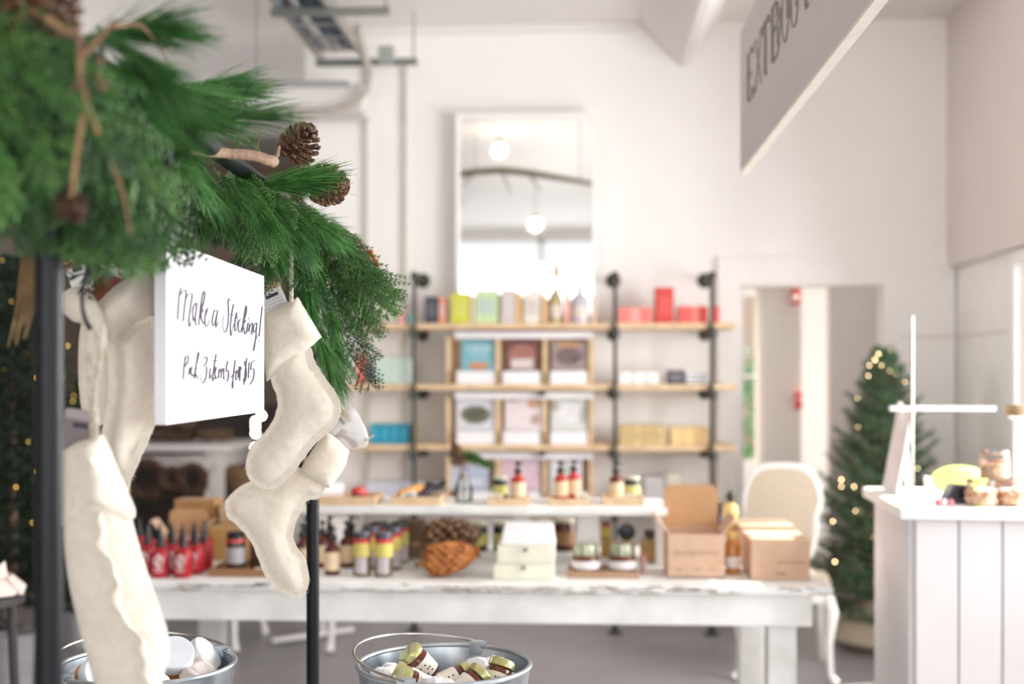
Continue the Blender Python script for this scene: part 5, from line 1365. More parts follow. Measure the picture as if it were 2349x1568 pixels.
# contents of the stockings
def packet(px, py, Z, w_, h_, th, rot, cols, label, name='gift_packet'):
    t = thing(name, label, 'packet', P(px, py, Z), PSI)
    Mx = RY(rad(rot))
    part('packet_body', MB().box(0, 0, 0, w_, th, h_, Mx), cols[0], t, bevel=.0015, smooth=False)
    part('top_fold', MB().box(0, 0, h_ / 2 + .003, w_ * 1.01, th * 1.05, .012, Mx), cols[1], t, bevel=.0015, smooth=False)
    part('print', MB().box(w_ * .1, -th / 2 - .0005, h_ * .34, w_ * .5, .0008, .006, Mx), cols[2], t, smooth=False)
    return t
M_ecru = mat('ecru_card', (236, 234, 232), .7); M_gold = mat('gold_card', (214, 186, 130), .5)
pk = packet(634, 712, 2.365, .052, .085, .016, -24, [M_ecru, M_gold, M_ink], 'white printed card packet with gold top inside the upper right stocking')
m = MB(); rr = random.Random(2)
for k in range(6):
    x = -.02
    while x < .02: m.box(x, -.0086, .026 - k * .006, .003, .0006, .0014, RY(rad(-24))); x += rr.uniform(.0045, .007)
part('small_print', m, mat('faint_ink', (150, 152, 158), .7), pk, 'rows of small grey print', smooth=False)
packet(236, 648, 1.63, .03, .04, .014, 35, [mat('rustp', (150, 66, 36), .5), mat('lilacp', (220, 206, 216), .5), mat('bluep', (70, 80, 150), .5)], 'rust brown and lilac wrapper sticking out of the upper left stocking')
packet(184, 640, 1.60, .026, .036, .012, -20, [M_ecru, mat('rust2', (176, 110, 86), .5), M_ink], 'white and rust wrapper beside the near hook')
packet(178, 1010, 1.44, .034, .055, .014, 8, [mat('greyp', (120, 108, 108), .6), mat('greyp2', (156, 146, 146), .5), M_ink], 'dark grey packet sticking out of the big near stocking')
# clear sweet bag in the lower stocking
M_film = mat('clear_film', (240, 240, 242), .18, spec=.8, alpha=.42)
t = thing('candy_bag', 'clear bag of brown sweets tied with twine in the lower stocking', 'bag', P(795, 1000, 2.47), PSI)
bag = inflate([(745, 985), (762, 960), (786, 940), (810, 935), (828, 960), (840, 985), (846, 1008), (838, 1025), (812, 1030), (785, 1022), (765, 1012)], 2.47, .014, fl=.001, W=.02, org=(795, 1000), seed=12)
part('film', bag, M_film, t, 'crinkled clear film', ang=30)
m = MB(); rr = random.Random(4)
for x, y in ((768, 990), (780, 985), (786, 996), (776, 1000), (796, 1004), (806, 1012), (812, 1020), (790, 992)):
    m.ball(((x - 795) * 2.47 / FP, 0, (1000 - y) * 2.47 / FP), .008, 8, 5, (1.1, .8, .7))
part('sweet', m, mat('choc', (140, 92, 78), .5, scale=90, c2=(96, 56, 46)), t, 'brown sweets')
m = MB()
m.tube([((x - 795) * 2.47 / FP, -.008, (1000 - y) * 2.47 / FP) for x, y in ((838, 1012), (848, 1004), (858, 998))], .0022, 6)
part('twine', m, M_rope, t, 'twine tails')
t = packet(766, 978, 2.47, .03, .06, .012, 48, [mat('stripep', (226, 224, 222), .6), mat('goldp3', (206, 178, 140), .5), M_ink], 'white and black printed packet behind the candy bag')
# ================================================================ BUCKETS on a white bench
ZBK = 2.1; BKH = H - .492; BKR = .148
c1, c2 = onz(1019, ZBK, 0), onz(338, ZBK, 0)
BT = BKH - .26
t = thing('low_bench', 'white wooden bench under the two galvanised buckets', 'bench', ((c1.x + c2.x) / 2, (c1.y + c2.y) / 2, 0), PSI)
for k in range(3): part('top_plank', MB().box(0, -.13 + .13 * k, BT - .014, .95, .126, .024), M_distress, t, bevel=.003, smooth=False)
for sx in (-1, 1):
    for sy in (-1, 1): part('leg', MB().box(sx * .40, sy * .13, (BT - .027) / 2, .05, .05, BT - .027), M_distress, t, bevel=.003, smooth=False)
def bucket(c, label, hang, low=0):
    t = thing('metal_bucket', label, 'bucket', (c.x, c.y, BT))
    h = BKH - BT; R1, R0 = BKR, .115
    part('pail', MB().lathe([(.001, .004), (R0, .004), (R0, .0), (R0 + .001, .0), (R1, h - .004), (R1 - .0015, h - .004), (R0 - .002, .008), (.001, .008)], 48), M_galv, t)
    part('rim', MB().tube([(R1 * math.cos(a / 24 * PI), R1 * math.sin(a / 24 * PI), h - .002) for a in range(49)], .0042, 8), M_galv, t, 'rolled rim')
    m = MB()
    for z in (.12, .17): m.tube([((R0 + (R1 - R0) * z / h + .001) * math.cos(a / 24 * PI), (R0 + (R1 - R0) * z / h + .001) * math.sin(a / 24 * PI), z) for a in range(49)], .0025, 6)
    part('ridge', m, M_galv, t)
    # ears on both sides of the handle axis, handle dropped to one side
    for s_ in (0, PI):
        part('ear', MB().box(R1 * math.cos(hang + s_), R1 * math.sin(hang + s_), h - .006, .03, .012, .024, None).tube([(R1 * math.cos(hang + s_) - .01, R1 * math.sin(hang + s_), h + .004), (R1 * math.cos(hang + s_) + .01, R1 * math.sin(hang + s_), h + .004)], .005, 8), M_galv, t)
    hp = []; lift = .05 if low == 0 else low
    Rh = R1 + .008
    ax_, ay_ = math.cos(hang), math.sin(hang); bx_, by_ = -ay_, ax_
    for i in range(31):
        a = PI * i / 30; u, v = math.cos(a), math.sin(a)
        hp.append((ax_ * Rh * u + bx_ * Rh * v * .99, ay_ * Rh * u + by_ * Rh * v * .99, h + .004 + lift * v))
    part('handle', MB().tube(hp, .0025, 8), M_wire, t, 'bright wire handle')
    return t
bucket(c1, 'galvanised bucket at bottom centre holding small jam jars', rad(72), .022)
bucket(c2, 'galvanised bucket at bottom left behind the big stocking, holding lidded tubs', rad(48), .02)
# contents
def small_jar(c, dx, dy, dz, Mrot, label, first=None):
    t = thing('mini_jam_jar', label, 'jar', (c.x + dx, c.y + dy, BKH + dz))
    part('glass', MB().lathe([(.019, -.03), (.022, -.026), (.0225, .012), (.018, .018)], 22, Mrot), mat('minijam', (104, 52, 38), .15, var=.2), t)
    part('lid', MB().lathe([(.0205, .017), (.0225, .018), (.0225, .029), (.021, .031), (.003, .0312)], 22, Mrot), mat('lime_gold', (186, 184, 126), .3, .6), t, 'greenish gold lid')
    part('paper_label', MB().lathe([(.0229, -.024), (.0229, .006)], 22, Mrot), mat('cream_lab2', (232, 224, 208), .75), t, 'cream label')
    m = MB(); rr = random.Random(label)
    for z in (-.003, -.011, -.018):
        for k in range(-3, 4):
            a = k * .22
            if rr.random() < .75: m.box(.0232 * math.sin(a), -.0232 * math.cos(a), z, .0028, .0008, .0022, Mrot)
    part('label_print', m, M_ink, t, 'small dark writing', smooth=False)
def bp(px, py, c):                # position of a pixel at roughly the level of the bucket contents
    z = BKH - .012; Z = ZH(py, z); q = onz(px, Z, z); v = Vector((q.x - c.x, q.y - c.y)); v = v * min(1, .098 / max(.001, v.length)); return v.x, v.y, -.018
CJ = [(962, 1512, 40, 0, 'jam jar leaning highest at the back of the bottom centre bucket'), (940, 1553, 62, -.3, 'jam jar lying lid to the left at the front of the centre bucket'), (1042, 1552, -70, .2, 'jam jar lying in the middle of the centre bucket, label right'),
      (1078, 1562, -52, .3, 'jam jar right of the middle one, lid up left'), (1152, 1547, -28, .5, 'dark jam jar at the right wall of the centre bucket'), (905, 1583, 55, .1, 'jam jar low at the left front of the centre bucket')]
for px, py, ry, rz, l_ in CJ:
    a, b, cc = bp(px, py, c1)
    small_jar(c1, a, b, cc, RZ(rz) @ RY(rad(-ry if ry > 0 else -ry - 0)) if False else RZ(rz + PI if ry < 0 else rz) @ RY(rad(-abs(ry))) @ RX(rad(14)) @ RZ(PI if ry < 0 else 0), l_)
def crumple(c, pts, label, m_, R0=.03, name='tissue_paper', seed=1):
    rr = random.Random(seed)
    for k, (px, py, r) in enumerate(pts):
        a, b, cc = bp(px, py, c)
        m = MB(); m.ball((0, 0, 0), r, 9, 6)
        m.v = [tuple(Vector(v) * (1 + .35 * noise.noise(Vector(v) * 45 + Vector((k, seed, 0)))) + Vector((0, 0, 0))) for v in m.v]
        t = thing(name, label[k], 'paper', (c.x + a, c.y + b, BKH + cc - .012), rr.uniform(0, 3))
        part('paper', m, m_, t, smooth=False)
crumple(c1, [(882, 1540, .03), (905, 1530, .026), (980, 1580, .034), (1095, 1532, .034), (1130, 1528, .034), (1175, 1540, .026), (1010, 1570, .03), (860, 1575, .03)],
        ['white tissue lump at the left wall of the centre bucket', 'white tissue lump second from the left wall of the centre bucket', 'white tissue at the front middle of the centre bucket', 'beige tissue behind the middle jars of the centre bucket', 'beige tissue at the back right of the centre bucket', 'tissue at the right wall of the centre bucket', 'white tissue between the two front jars of the centre bucket', 'white tissue lowest at the left of the centre bucket'], M_paperw)
part('packing', MB().lathe([(.001, .16), (.128, .165), (.12, .05), (.001, .05)], 30), M_paperw, None) if False else None
for c, lab in ((c1, 'white shredded paper bed filling the centre bucket'), (c2, 'white shredded paper bed filling the left bucket')):
    m = MB(); m.lathe([(.001, .012), (.112, .012), (.133, .168), (.09, .185), (.04, .178), (.001, .188)], 30)
    t = part('shredded_paper', m, M_paperw); t.location = (c.x, c.y, BT); tag(t, lab, 'paper', kind='stuff')
def tub(px, py, ry, rz, label, col=(214, 150, 84), r=.032, dz=0, rx=20):
    a, b, cc = bp(px, py, c2)
    Mr = RZ(rz) @ RY(rad(ry)) @ RX(rad(rx))
    t = thing('lidded_tub', label, 'jar', (c2.x + a, c2.y + b, BKH + cc + dz))
    part('tub', MB().lathe([(r * .9, -.04), (r, -.036), (r, .012)], 26, Mr), mat('orange_tub', col, .25, var=.1), t)
    part('lid', MB().lathe([(r * .98, .012), (r * 1.06, .013), (r * 1.06, .03), (r * 1.0, .033), (.003, .0332)], 30, Mr), mat('white_lid', (226, 230, 236), .35), t, 'white screw lid')
    part('paper_label', MB().lathe([(r * 1.01, -.03), (r * 1.01, -.004)], 26, Mr), M_paperw, t, 'white label')
tub(398, 1535, 14, .1, 'white-lidded orange tub standing highest in the left bucket', dz=.018, rx=42); tub(446, 1512, 48, .4, 'white-lidded tub tilted right behind the highest one'); tub(400, 1590, -50, .3, 'ribbed white-lidded tub at the front of the left bucket', dz=-.02)
tub(212, 1548, 62, -.2, 'orange tub lying at the left of the left bucket'); tub(330, 1535, -20, .5, 'white-lidded tub hidden behind the stocking foot')
for k, (px, py) in enumerate(((458, 1538), (488, 1538), (470, 1516), (492, 1520), (475, 1553))):
    a, b, cc = bp(px, py, c2)
    t = thing('round_soap', ['round white soap at the right front of the left bucket, left of two', 'round white soap at the right rim of the left bucket', 'round white soap behind, under the tilted tub', 'round white soap at the back right of the left bucket', 'round white soap lowest at the right of the left bucket'][k], 'soap', (c2.x + a, c2.y + b, BKH + cc), k * .4)
    part('soap', MB().lathe([(.004, -.012), (.018, -.012), (.022, -.008), (.022, .008), (.018, .012), (.004, .012)], 20, RX(.6) @ RY(.3)), mat('soap', (226, 214, 210), .5), t)
# ================================================================ COUNTER at the right
CZ = 1.05
Nc = P(2065, 863, ZH(1165, CZ)); Fc = P(1978, 863, ZH(1116, CZ))
dv = Vector((Fc.x - Nc.x, Fc.y - Nc.y, 0)); dep = dv.length; dv.normalize()
can_ = math.atan2(dv.y, dv.x) - PI / 2       # local +y runs along the left end, +x to the right
ctr = thing('shop_counter', 'white plank-fronted shop counter with a wide top at the right', 'counter', (Nc.x, Nc.y, 0), can_)
CW = 1.5
# keep inside the right wall
part('worktop', MB().box2((0, 0, CZ - .035), (.86, dep, CZ)), M_white, ctr, bevel=.006, smooth=False)
part('carcass', MB().box2((.05, .05, .002), (.84, dep - .04, CZ - .036)), mat('counter_paint', (222, 218, 219), .55, var=.02, scale=5), ctr, smooth=False)
x = .05; k = 0
while x < .83:
    part('front_plank', MB().box2((x + .0025, .03, .003), (min(x + .128, .84) - .0025, .0495, CZ - .037)), mat('counter_paint', (222, 218, 219), .55, var=.02, scale=5), ctr, bevel=.003, smooth=False); x += .128
for y0 in (.052, .052 + (dep - .1) / 2):
    part('end_panel', MB().box2((.034, y0, .003), (.0495, y0 + (dep - .1) / 2 - .004, CZ - .037)), mat('counter_paint', (222, 218, 219), .55), ctr, bevel=.003, smooth=False)
def onc(px, Z): q = onz(px, Z, CZ + .001); return q
# leaning framed card
t = thing('leaning_sign', 'tall white card sign leaning on an easel on the counter corner, seen edge-on', 'sign', onc(2058, 4.1), can_)
L = RX(rad(12))
m = MB(); m.box(0, 0, .155, .03, .018, .31, RY(rad(9)))
part('card', MB().box(0, .12, .15, .012, .26, .30, RY(rad(10))), mat('card_pink_white', (236, 228, 228), .6), t, bevel=.002, smooth=False)
part('easel_leg', MB().box(.06, .1, .15, .012, .04, .31, RY(rad(-6))), M_white, t, 'white easel leg', smooth=False)
# thin pole stand with arm and wooden slab
q = onc(2092, 3.86)
t = thing('display_stand', 'thin pale pole stand with a long white arm on the counter', 'stand', q)
ph = P(2092, 725, 3.86).z - CZ
part('base', MB().lathe([(.05, 0), (.05, .006), (.008, .01)], 20), M_white, t)
part('pole', MB().tube([(0, 0, .006), (0, 0, ph)], .0055, 10), mat('pole_grey', (196, 192, 186), .4, .4), t)
az_ = P(2092, 937, 3.86).z - CZ
part('arm', MB().box2((P(2042, 0, 3.86).x - q.x, -.012, az_ - .008), (P(2352, 0, 3.86).x - q.x - .1, .012, az_ + .008)), M_white, t, 'white horizontal arm', smooth=False)
q = P(2334, 941, 3.85)
t = thing('wooden_slice', 'rough wooden slab on a white pedestal at the right edge', 'stand', (q.x, q.y, CZ + .001))
hz_ = q.z - CZ
m = MB(); m.lathe([(.001, hz_ - .018), (.034, hz_ - .018), (.038, hz_ - .01), (.036, hz_ + .012), (.033, hz_ + .017), (.001, hz_ + .017)], 20)
part('slab', m, mat('slab_wood', (176, 152, 122), .8, scale=30, c2=(140, 112, 84), bump=.3), t)
part('pedestal', MB().lathe([(.05, 0), (.05, .008), (.012, .02), (.012, hz_ - .03), (.03, hz_ - .018)], 24), M_white, t, 'white pedestal')
# glass jars of sweets
M_jar = glass_mat('clear_jar_glass', (.96, .96, .95), .25, .05)
M_nut = mat('nut_mix', (238, 210, 182), .6, scale=60, c2=(206, 158, 118), lo=.4, hi=.6)
def sweet_jar(px, Z, dz, r, h, label):
    t = thing('sweet_jar', label, 'jar', onz(px, Z, CZ + dz + .001))
    part('glass', MB().lathe([(r * .9, 0), (r, .004), (r, h * .72), (r * .9, h * .82), (r * .86, h * .86)], 26), M_jar, t, 'clear glass')
    m = MB(); rr = random.Random(label)
    m.lathe([(.001, .004), (r * .9, .005), (r * .92, h * .5), (.001, h * .55)], 20)
    for k in range(60):
        a = rr.uniform(0, 2 * PI); zz = rr.uniform(.01, h * .58); m.ball((math.cos(a) * r * .88, math.sin(a) * r * .88, zz), .008, 6, 4, (1, 1, .8))
    part('contents', m, M_nut, t, 'tan and pink sweets', smooth=False)
    part('lid', MB().lathe([(r * .88, h * .86), (r * .97, h * .87), (r * .97, h * .97), (r * .9, h), (.002, h)], 26), glass_mat('jar_lid', (.97, .97, .96), .45, .1), t)
    part('rubber_ring', MB().lathe([(r * .9, h * .845), (r * .99, h * .85), (r * .99, h * .868), (r * .9, h * .87)], 24), mat('jar_ring', (226, 176, 150), .5), t, 'rubber ring')
sweet_jar(2251, 3.78, 0, .047, .082, 'left lower glass jar of sweets on the counter')
sweet_jar(2323, 3.78, 0, .047, .082, 'right lower glass jar of sweets at the edge of the picture')
sweet_jar(2281, 3.78, .084, .043, .088, 'glass jar of sweets stacked on top of the two lower jars')
# green bag, black reader, small things
q = onc(2200, 4.12)
t = thing('green_pouch', 'lime green rounded pouch behind the black card reader', 'bag', q)
m = MB(); m.ball((0, 0, .05), .05, 16, 10, (1.9, .7, 1.0)); m.v = [(a, b, max(c_, 0)) for a, b, c_ in m.v]
part('pouch', m, mat('lime', (196, 208, 110), .6), t); part('zip', MB().tube([(-.06, -.02, .085), (0, -.03, .102), (.06, -.02, .085)], .002, 6), mat('lime2', (150, 166, 80), .5), t)
t = thing('card_reader', 'black wedge-shaped card reader on the counter', 'card reader', onc(2195, 3.86), .1)
part('housing', MB().prism([(-.05, 0), (.05, 0), (.045, .056), (-.02, .06)], -.03, .03), mat('reader_black', (58, 60, 68), .4), t, bevel=.003)
part('screen', MB().box(.012, -.0305, .032, .04, .001, .03), mat('screen_dark', (40, 42, 50), .1), t, smooth=False)
t = thing('candy_dish', 'tiny red and white wrapped sweets at the counter front', 'sweets', onc(2168, 3.76))
for k, c_ in enumerate(((200, 110, 120), (236, 220, 224), (190, 120, 128))):
    part('sweet', MB().ball((-.02 + .018 * k, .004 * (k % 2), .012), .011, 10, 6, (1, 1, 1)).tube([(-.032 + .018 * k, 0, .012), (-.008 + .018 * k, 0, .012)], .003, 6), mat('swt%d' % k, c_, .4), t)
t = thing('white_cup', 'small white upright card holder between sign and pouch', 'holder', onc(2134, 3.95))
part('holder', MB().prism([(-.012, 0), (.016, 0), (-.002, .075), (-.016, .075)], -.02, .02), M_paperw, t); part('holder_foot', MB().box(0, 0, .002, .05, .05, .004), M_paperw, t)
# ================================================================ CHRISTMAS TREES
def tree_meshes(h, r, seed, nb_=150, base=.12):
    rr = random.Random(seed); tr = MB(); tr.tube([(0, 0, 0), (0, 0, h * .5), (0, 0, h * .97)], [.028, .018, .004], 8)
    br_ = MB(); nd = MB(); led = []
    for i in range(nb_):
        u = (i + .5) / nb_; z = h * (base + (1 - base) * u * .97); a = i * 2.39996
        L_ = r * (1 - u) ** .75 * rr.uniform(.8, 1.18) + .04
        el = rad(8 + 40 * u) + rr.uniform(-.12, .12)
        d = Vector((math.cos(a) * math.cos(el), math.sin(a) * math.cos(el), math.sin(el)))
        p0 = Vector((0, 0, z)); sag = -.06 * L_
        def pt(w_): return p0 + d * L_ * w_ + Vector((0, 0, -.22 * L_ * math.sin(PI * w_) * (1 - u)))
        br_.tube([pt(0), pt(.5), pt(1)], [.006, .004, .0015], 5, cap=False)
        sd = Vector((-math.sin(a), math.cos(a), 0))
        tw = [(pt, 0.15, 1.0)]
        ns = int(3 + L_ / .06)
        twigs = [(pt(w0 / 10), pt(w0 / 10 + .1)) for w0 in range(1, 10)]
        for k in range(ns):
            w_ = .25 + .7 * k / ns; s_ = 1 if k % 2 else -1; tl = L_ * .42 * (1.1 - w_) + .03
            q0 = pt(w_); q1 = q0 + (d * .75 + sd * s_ * .75 + Vector((0, 0, rr.uniform(-.1, .2)))).normalized() * tl
            br_.tube([q0, q1], [.0025, .001], 4, cap=False); n_ = max(2, int(tl / .022))
            for j in range(n_): twigs.append((q0 + (q1 - q0) * j / n_, q0 + (q1 - q0) * (j + 1) / n_))
        for q0, q1 in twigs:
            dd = (q1 - q0).normalized(); sx_ = dd.cross(Vector((0, 0, 1))).normalized(); up_ = sx_.cross(dd)
            for j in range(7):
                b = rr.uniform(0, 2 * PI); side = sx_ * math.cos(b) + up_ * (math.sin(b) * .8 + .1)
                n0 = q0 + (q1 - q0) * rr.random(); nl = rr.uniform(.022, .036); dr_ = (dd * .75 + side).normalized()
                w2 = dr_.cross(side).normalized() * .0016 if dr_.cross(side).length > 1e-5 else sx_ * .0016
                nd.add([n0 - w2 * 1.4, n0 + w2 * 1.4, n0 + dr_ * nl, n0 + side * .002], [(0, 1, 2), (1, 3, 2), (3, 0, 2)])
        if rr.random() < .5: led.append(pt(rr.uniform(.6, 1.0)) + Vector((0, 0, .01)))
    rr.shuffle(led)
    return tr, br_, nd, led
def tree(name, label, loc, h, r, seed, mneedle, nb_=150, rz=0, base=.12, nled=40, wrap=None):
    t = thing(name, label, 'christmas tree', loc, rz)
    tr, br_, nd, led = tree_meshes(h, r, seed, nb_, base)
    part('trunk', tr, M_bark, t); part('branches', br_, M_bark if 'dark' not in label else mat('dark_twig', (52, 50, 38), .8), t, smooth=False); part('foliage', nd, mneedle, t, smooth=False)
    for p_ in led[:nled]: part('fairy_light', MB().ball(p_, .0048, 8, 6), M_led3 if 'dark' in label else M_led2, t)
    return t
M_fir = mat('fir_needle', (66, 116, 78), .55, scale=8, c2=(34, 74, 48), rand=.1)
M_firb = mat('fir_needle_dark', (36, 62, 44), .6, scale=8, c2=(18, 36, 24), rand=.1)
tq = onz(2026, 6.56, 0); hT = P(2026, 795, 6.56).z
t1 = tree('christmas_tree', 'green fir tree with warm fairy lights between the chair and the counter', (tq.x, tq.y, .0), hT, .46, 3, M_fir, 230, base=.14, nled=44)
m = MB(); m.lathe([(.20, 0), (.27, .05), (.27, .12), (.2, .2), (.08, .27), (.05, .3), (.07, .34), (.02, .34)], 24)
m.v = [tuple(Vector(v) * (1 + .07 * noise.noise(Vector(v) * 14))) for v in m.v]
m.v = [(a, b, max(.001, c_)) for a, b, c_ in m.v]
part('burlap_wrap', m, mat('burlap', (212, 200, 176), .9, scale=60, c2=(190, 174, 148), bump=.3, bscale=200), t1, 'pale burlap wrap round the root ball')
part('wrap_twine', MB().tube([(.062 * math.cos(a / 8 * PI), .062 * math.sin(a / 8 * PI), .29) for a in range(17)], .008, 6), mat('twine_tan', (190, 150, 90), .8), t1, 'tan twine round the neck of the wrap')
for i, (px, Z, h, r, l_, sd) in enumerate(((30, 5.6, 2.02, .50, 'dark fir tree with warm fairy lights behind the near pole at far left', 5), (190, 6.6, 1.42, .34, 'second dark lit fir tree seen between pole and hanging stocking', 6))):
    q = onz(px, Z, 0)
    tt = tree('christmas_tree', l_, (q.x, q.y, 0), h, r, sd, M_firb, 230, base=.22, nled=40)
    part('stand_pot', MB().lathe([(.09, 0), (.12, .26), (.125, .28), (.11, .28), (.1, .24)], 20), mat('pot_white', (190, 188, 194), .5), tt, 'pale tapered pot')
# crumpled pale fabric at far left edge
q = onz(-12, 3.6, 0)
t = thing('side_stool', 'low stool at the far left edge carrying crumpled pale paper', 'stool', (q.x - .05, q.y, 0))
sz = P(20, 1360, 3.6).z
part('seat', MB().lathe([(.001, sz - .03), (.13, sz - .03), (.13, sz - .006), (.001, sz - .006)], 24), mat('dark_stool', (60, 56, 54), .6), t)
for a in (.5, 2.6, 4.7): part('leg', MB().tube([(.09 * math.cos(a), .09 * math.sin(a), sz - .03), (.12 * math.cos(a), .12 * math.sin(a), .0)], .014, 8), mat('dark_stool', (60, 56, 54), .6), t)
t = thing('crumpled_paper', 'pale crumpled tissue with pointed corners at the far left edge', 'paper', (q.x - .01, q.y, sz))
m = MB(); m.lathe([(.001, 0), (.085, 0), (.08, .02), (.06, .045), (.05, .035), (.035, .075), (.02, .06), (.001, .12)], 14)
m.v = [(v[0] * (1 + .4 * noise.noise(Vector(v) * 30)), v[1], v[2] * (1 + .5 * noise.noise(Vector(v) * 22 + Vector((3, 0, 0))))) for v in m.v]
m.v = [(a, b, max(0, c_)) for a, b, c_ in m.v]
part('paper', m, mat('blush_paper', (226, 208, 200), .8, scale=20), t, smooth=False); part('fold', MB().prism([(.03, 0), (.1, 0), (.06, .05)], -.02, .0), mat('blush_paper', (226, 208, 200), .8), t, smooth=False)
# ================================================================ CHAIR at the right
q = onz(1797, 6.0, 0)
cm = mat('chair_white', (232, 228, 224), .5, var=.03); cf = mat('chair_linen', (192, 178, 158), .9, scale=80, c2=(184, 168, 148), bump=.1, bscale=200)
def cabriole(x, y, zt, sgnx, sgny):
    return [(x, y, zt), (x + sgnx * .018, y + sgny * .018, zt * .82), (x + sgnx * .006, y + sgny * .006, zt * .45), (x + sgnx * .012, y + sgny * .012, zt * .12), (x + sgnx * .035, y + sgny * .035, .012)]
def chair(loc, rz, label):
    t = thing('dining_chair', label, 'chair', loc, rz)
    for sx in (-1, 1):
        part('leg', MB().tube(cabriole(sx * .2, -.2, .42, sx, -1), [.026, .03, .018, .015, .02], 10), cm, t)
        part('leg', MB().tube([(sx * .18, .2, .42), (sx * .185, .22, .2), (sx * .2, .27, .005)], [.024, .02, .017], 10), cm, t)
    part('seat_rail', MB().box(0, 0, .405, .45, .44, .06), cm, t, bevel=.012)
    part('seat', MB().lathe([(.001, .436), (.2, .436), (.225, .45), (.215, .475), (.15, .488), (.001, .492)], 28, None, 4), cf, t, 'linen seat pad')
    W2, zc, hh = .19, .74, .25
    pts = []
    for i in range(33):
        a = -PI / 2 + 2 * PI * i / 32; cc, ss = math.cos(a), math.sin(a)
        pts.append((W2 * math.copysign(abs(cc) ** .62, cc) * (1 if ss > 0 else .86), .215 + .06 * (ss * .5 + .5), zc + hh * math.copysign(abs(ss) ** .7, ss)))
    part('back_frame', MB().tube(pts, .019, 10), cm, t)
    pn = MB(); poly = [(p_[0] * .96, p_[2] if False else zc + (p_[2] - zc) * .97) for p_ in pts[:-1]]
    n = len(poly); vs = [(x_, .205 + .06 * ((z_ - zc) / hh * .5 + .5) - .012 * 1, z_) for x_, z_ in poly] + [(x_, .235 + .06 * ((z_ - zc) / hh * .5 + .5), z_) for x_, z_ in poly]
    vs += [(0, .175 + .03, zc), (0, .26, zc)]
    pn.add(vs, [((i + 1) % n, i, 2 * n) for i in range(n)] + [(n + i, n + (i + 1) % n, 2 * n + 1) for i in range(n)] + [(i, (i + 1) % n, (i + 1) % n + n, i + n) for i in range(n)])
    part('back_pad', pn, cf, t, 'linen back pad', ang=60)
    for sx in (-1, 1): part('back_post', MB().tube([(sx * .12, .2, .42), (sx * .115, .22, .53)], .018, 8), cm, t)
    return t
chair((q.x, q.y - .0, 0), rad(-8), 'white chair with oval linen back between the kraft boxes and the fir tree')
# small white cabriole table seen under the display table at left
q = onz(665, 6.62, 0)
t = thing('side_table', 'small white table with curved legs, seen beneath the display table', 'table', q, PSI)
for sx, sy in ((-1, -1), (1, -1), (-.75, 1), (.55, 1)):
    part('leg', MB().tube(cabriole(sx * .26, sy * .2, .6, -sx * .4, sy), [.03, .034, .02, .017, .026], 10), cm, t)
part('apron', MB().box(0, 0, .6, .56, .46, .07), cm, t, bevel=.006); part('top', MB().box(0, 0, .645, .62, .52, .02), cm, t, bevel=.004)
a_, b_ = onz(626, ZH(1473, .02), .03), onz(808, ZH(1447, .02), .03)
t = thing('wooden_rail', 'white wooden bar lying on the floor across the small table leg', 'bar', (a_ + b_) / 2)
dd = (b_ - a_) / 2; part('bar', MB().tube([-dd, dd], .022, 8, None, .7), cm, t); part('end_cap', MB().tube([-dd * 1.01, -dd * .99], .023, 8), M_white, t)
# ================================================================ WREATH DISPLAY at the far left
q0 = P(520, 1022, 7.4)
x0_, x1_ = P(150, 0, 7.4).x, P(512, 0, 7.4).x
wz = q0.z
t = thing('wreath_table', 'dim white high table piled with brown wreaths, seen below the sign', 'table', (0, 0, 0))
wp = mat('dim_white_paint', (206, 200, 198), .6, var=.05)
part('top', MB().box2((x0_, q0.y - .1, wz - .03), (x1_ + .06, q0.y + .75, wz)), wp, t, bevel=.004, smooth=False)
part('apron', MB().box2((x0_ + .05, q0.y - .06, wz - .13), (x1_, q0.y + .7, wz - .031)), wp, t, smooth=False)
for xx in (x0_ + .1, x1_ - .05):
    for yy in (q0.y, q0.y + .62): part('leg', MB().box2((xx - .05, yy - .045, 0), (xx + .05, yy + .045, wz - .13)), wp, t, smooth=False)
M_vine = mat('grapevine', (92, 66, 48), .85, scale=40, c2=(52, 36, 28)); M_vine2 = mat('twig_mix', (120, 96, 70), .85, scale=40, c2=(70, 52, 40))
def wreath(loc, R1, th, Mr, label, m_, seed, n=26, group=None):
    rr = random.Random(seed); t = thing('grapevine_wreath', label, 'wreath', loc, 0, group); m = MB()
    for k in range(n):
        ph = rr.uniform(0, 6); aa = rr.uniform(.2, 1) * th; tw_ = rr.choice((3, 4, 5)); pts = []
        for i in range(29):
            a = 2 * PI * i / 28; pts.append(((R1 + aa * math.cos(tw_ * a + ph)) * math.cos(a), (R1 + aa * math.cos(tw_ * a + ph)) * math.sin(a), aa * math.sin(tw_ * a + ph)))
        m.tube(pts, rr.uniform(.003, .007), 4, Mr, cap=False)
    part('vines', m, m_, t)
    s = MB()
    for k in range(24):
        a = rr.uniform(0, 6.28); p_ = Vector(((R1) * math.cos(a), R1 * math.sin(a), 0)); s.tube([p_, p_ + Vector((rr.uniform(-1, 1), rr.uniform(-1, 1), rr.uniform(-.6, .6))) * .1], [.003, .001], 4, Mr, cap=False)
    part('loose_twig', s, m_, t)
    return t
def at4(px, Z, z): return onz(px, Z, z)
for k, (px, dz, r, m_, l_) in enumerate(((380, .05, .17, M_vine, 'dark grapevine wreath lying lowest on the wreath table'), (385, .14, .15, M_vine2, 'lighter twig wreath on top of the dark one, wreath table'), (190, .05, .15, M_vine, 'wreath lying at the left of the wreath table behind the stocking'), (340, .235, .13, M_vine, 'small dark wreath topmost in the pile below the sign'), (492, .05, .09, M_vine2, 'small twig wreath at the right end of the wreath table'))):
    wreath(at4(px, 7.75, wz + dz), r, .035, Matrix(), l_, m_, 30 + k)
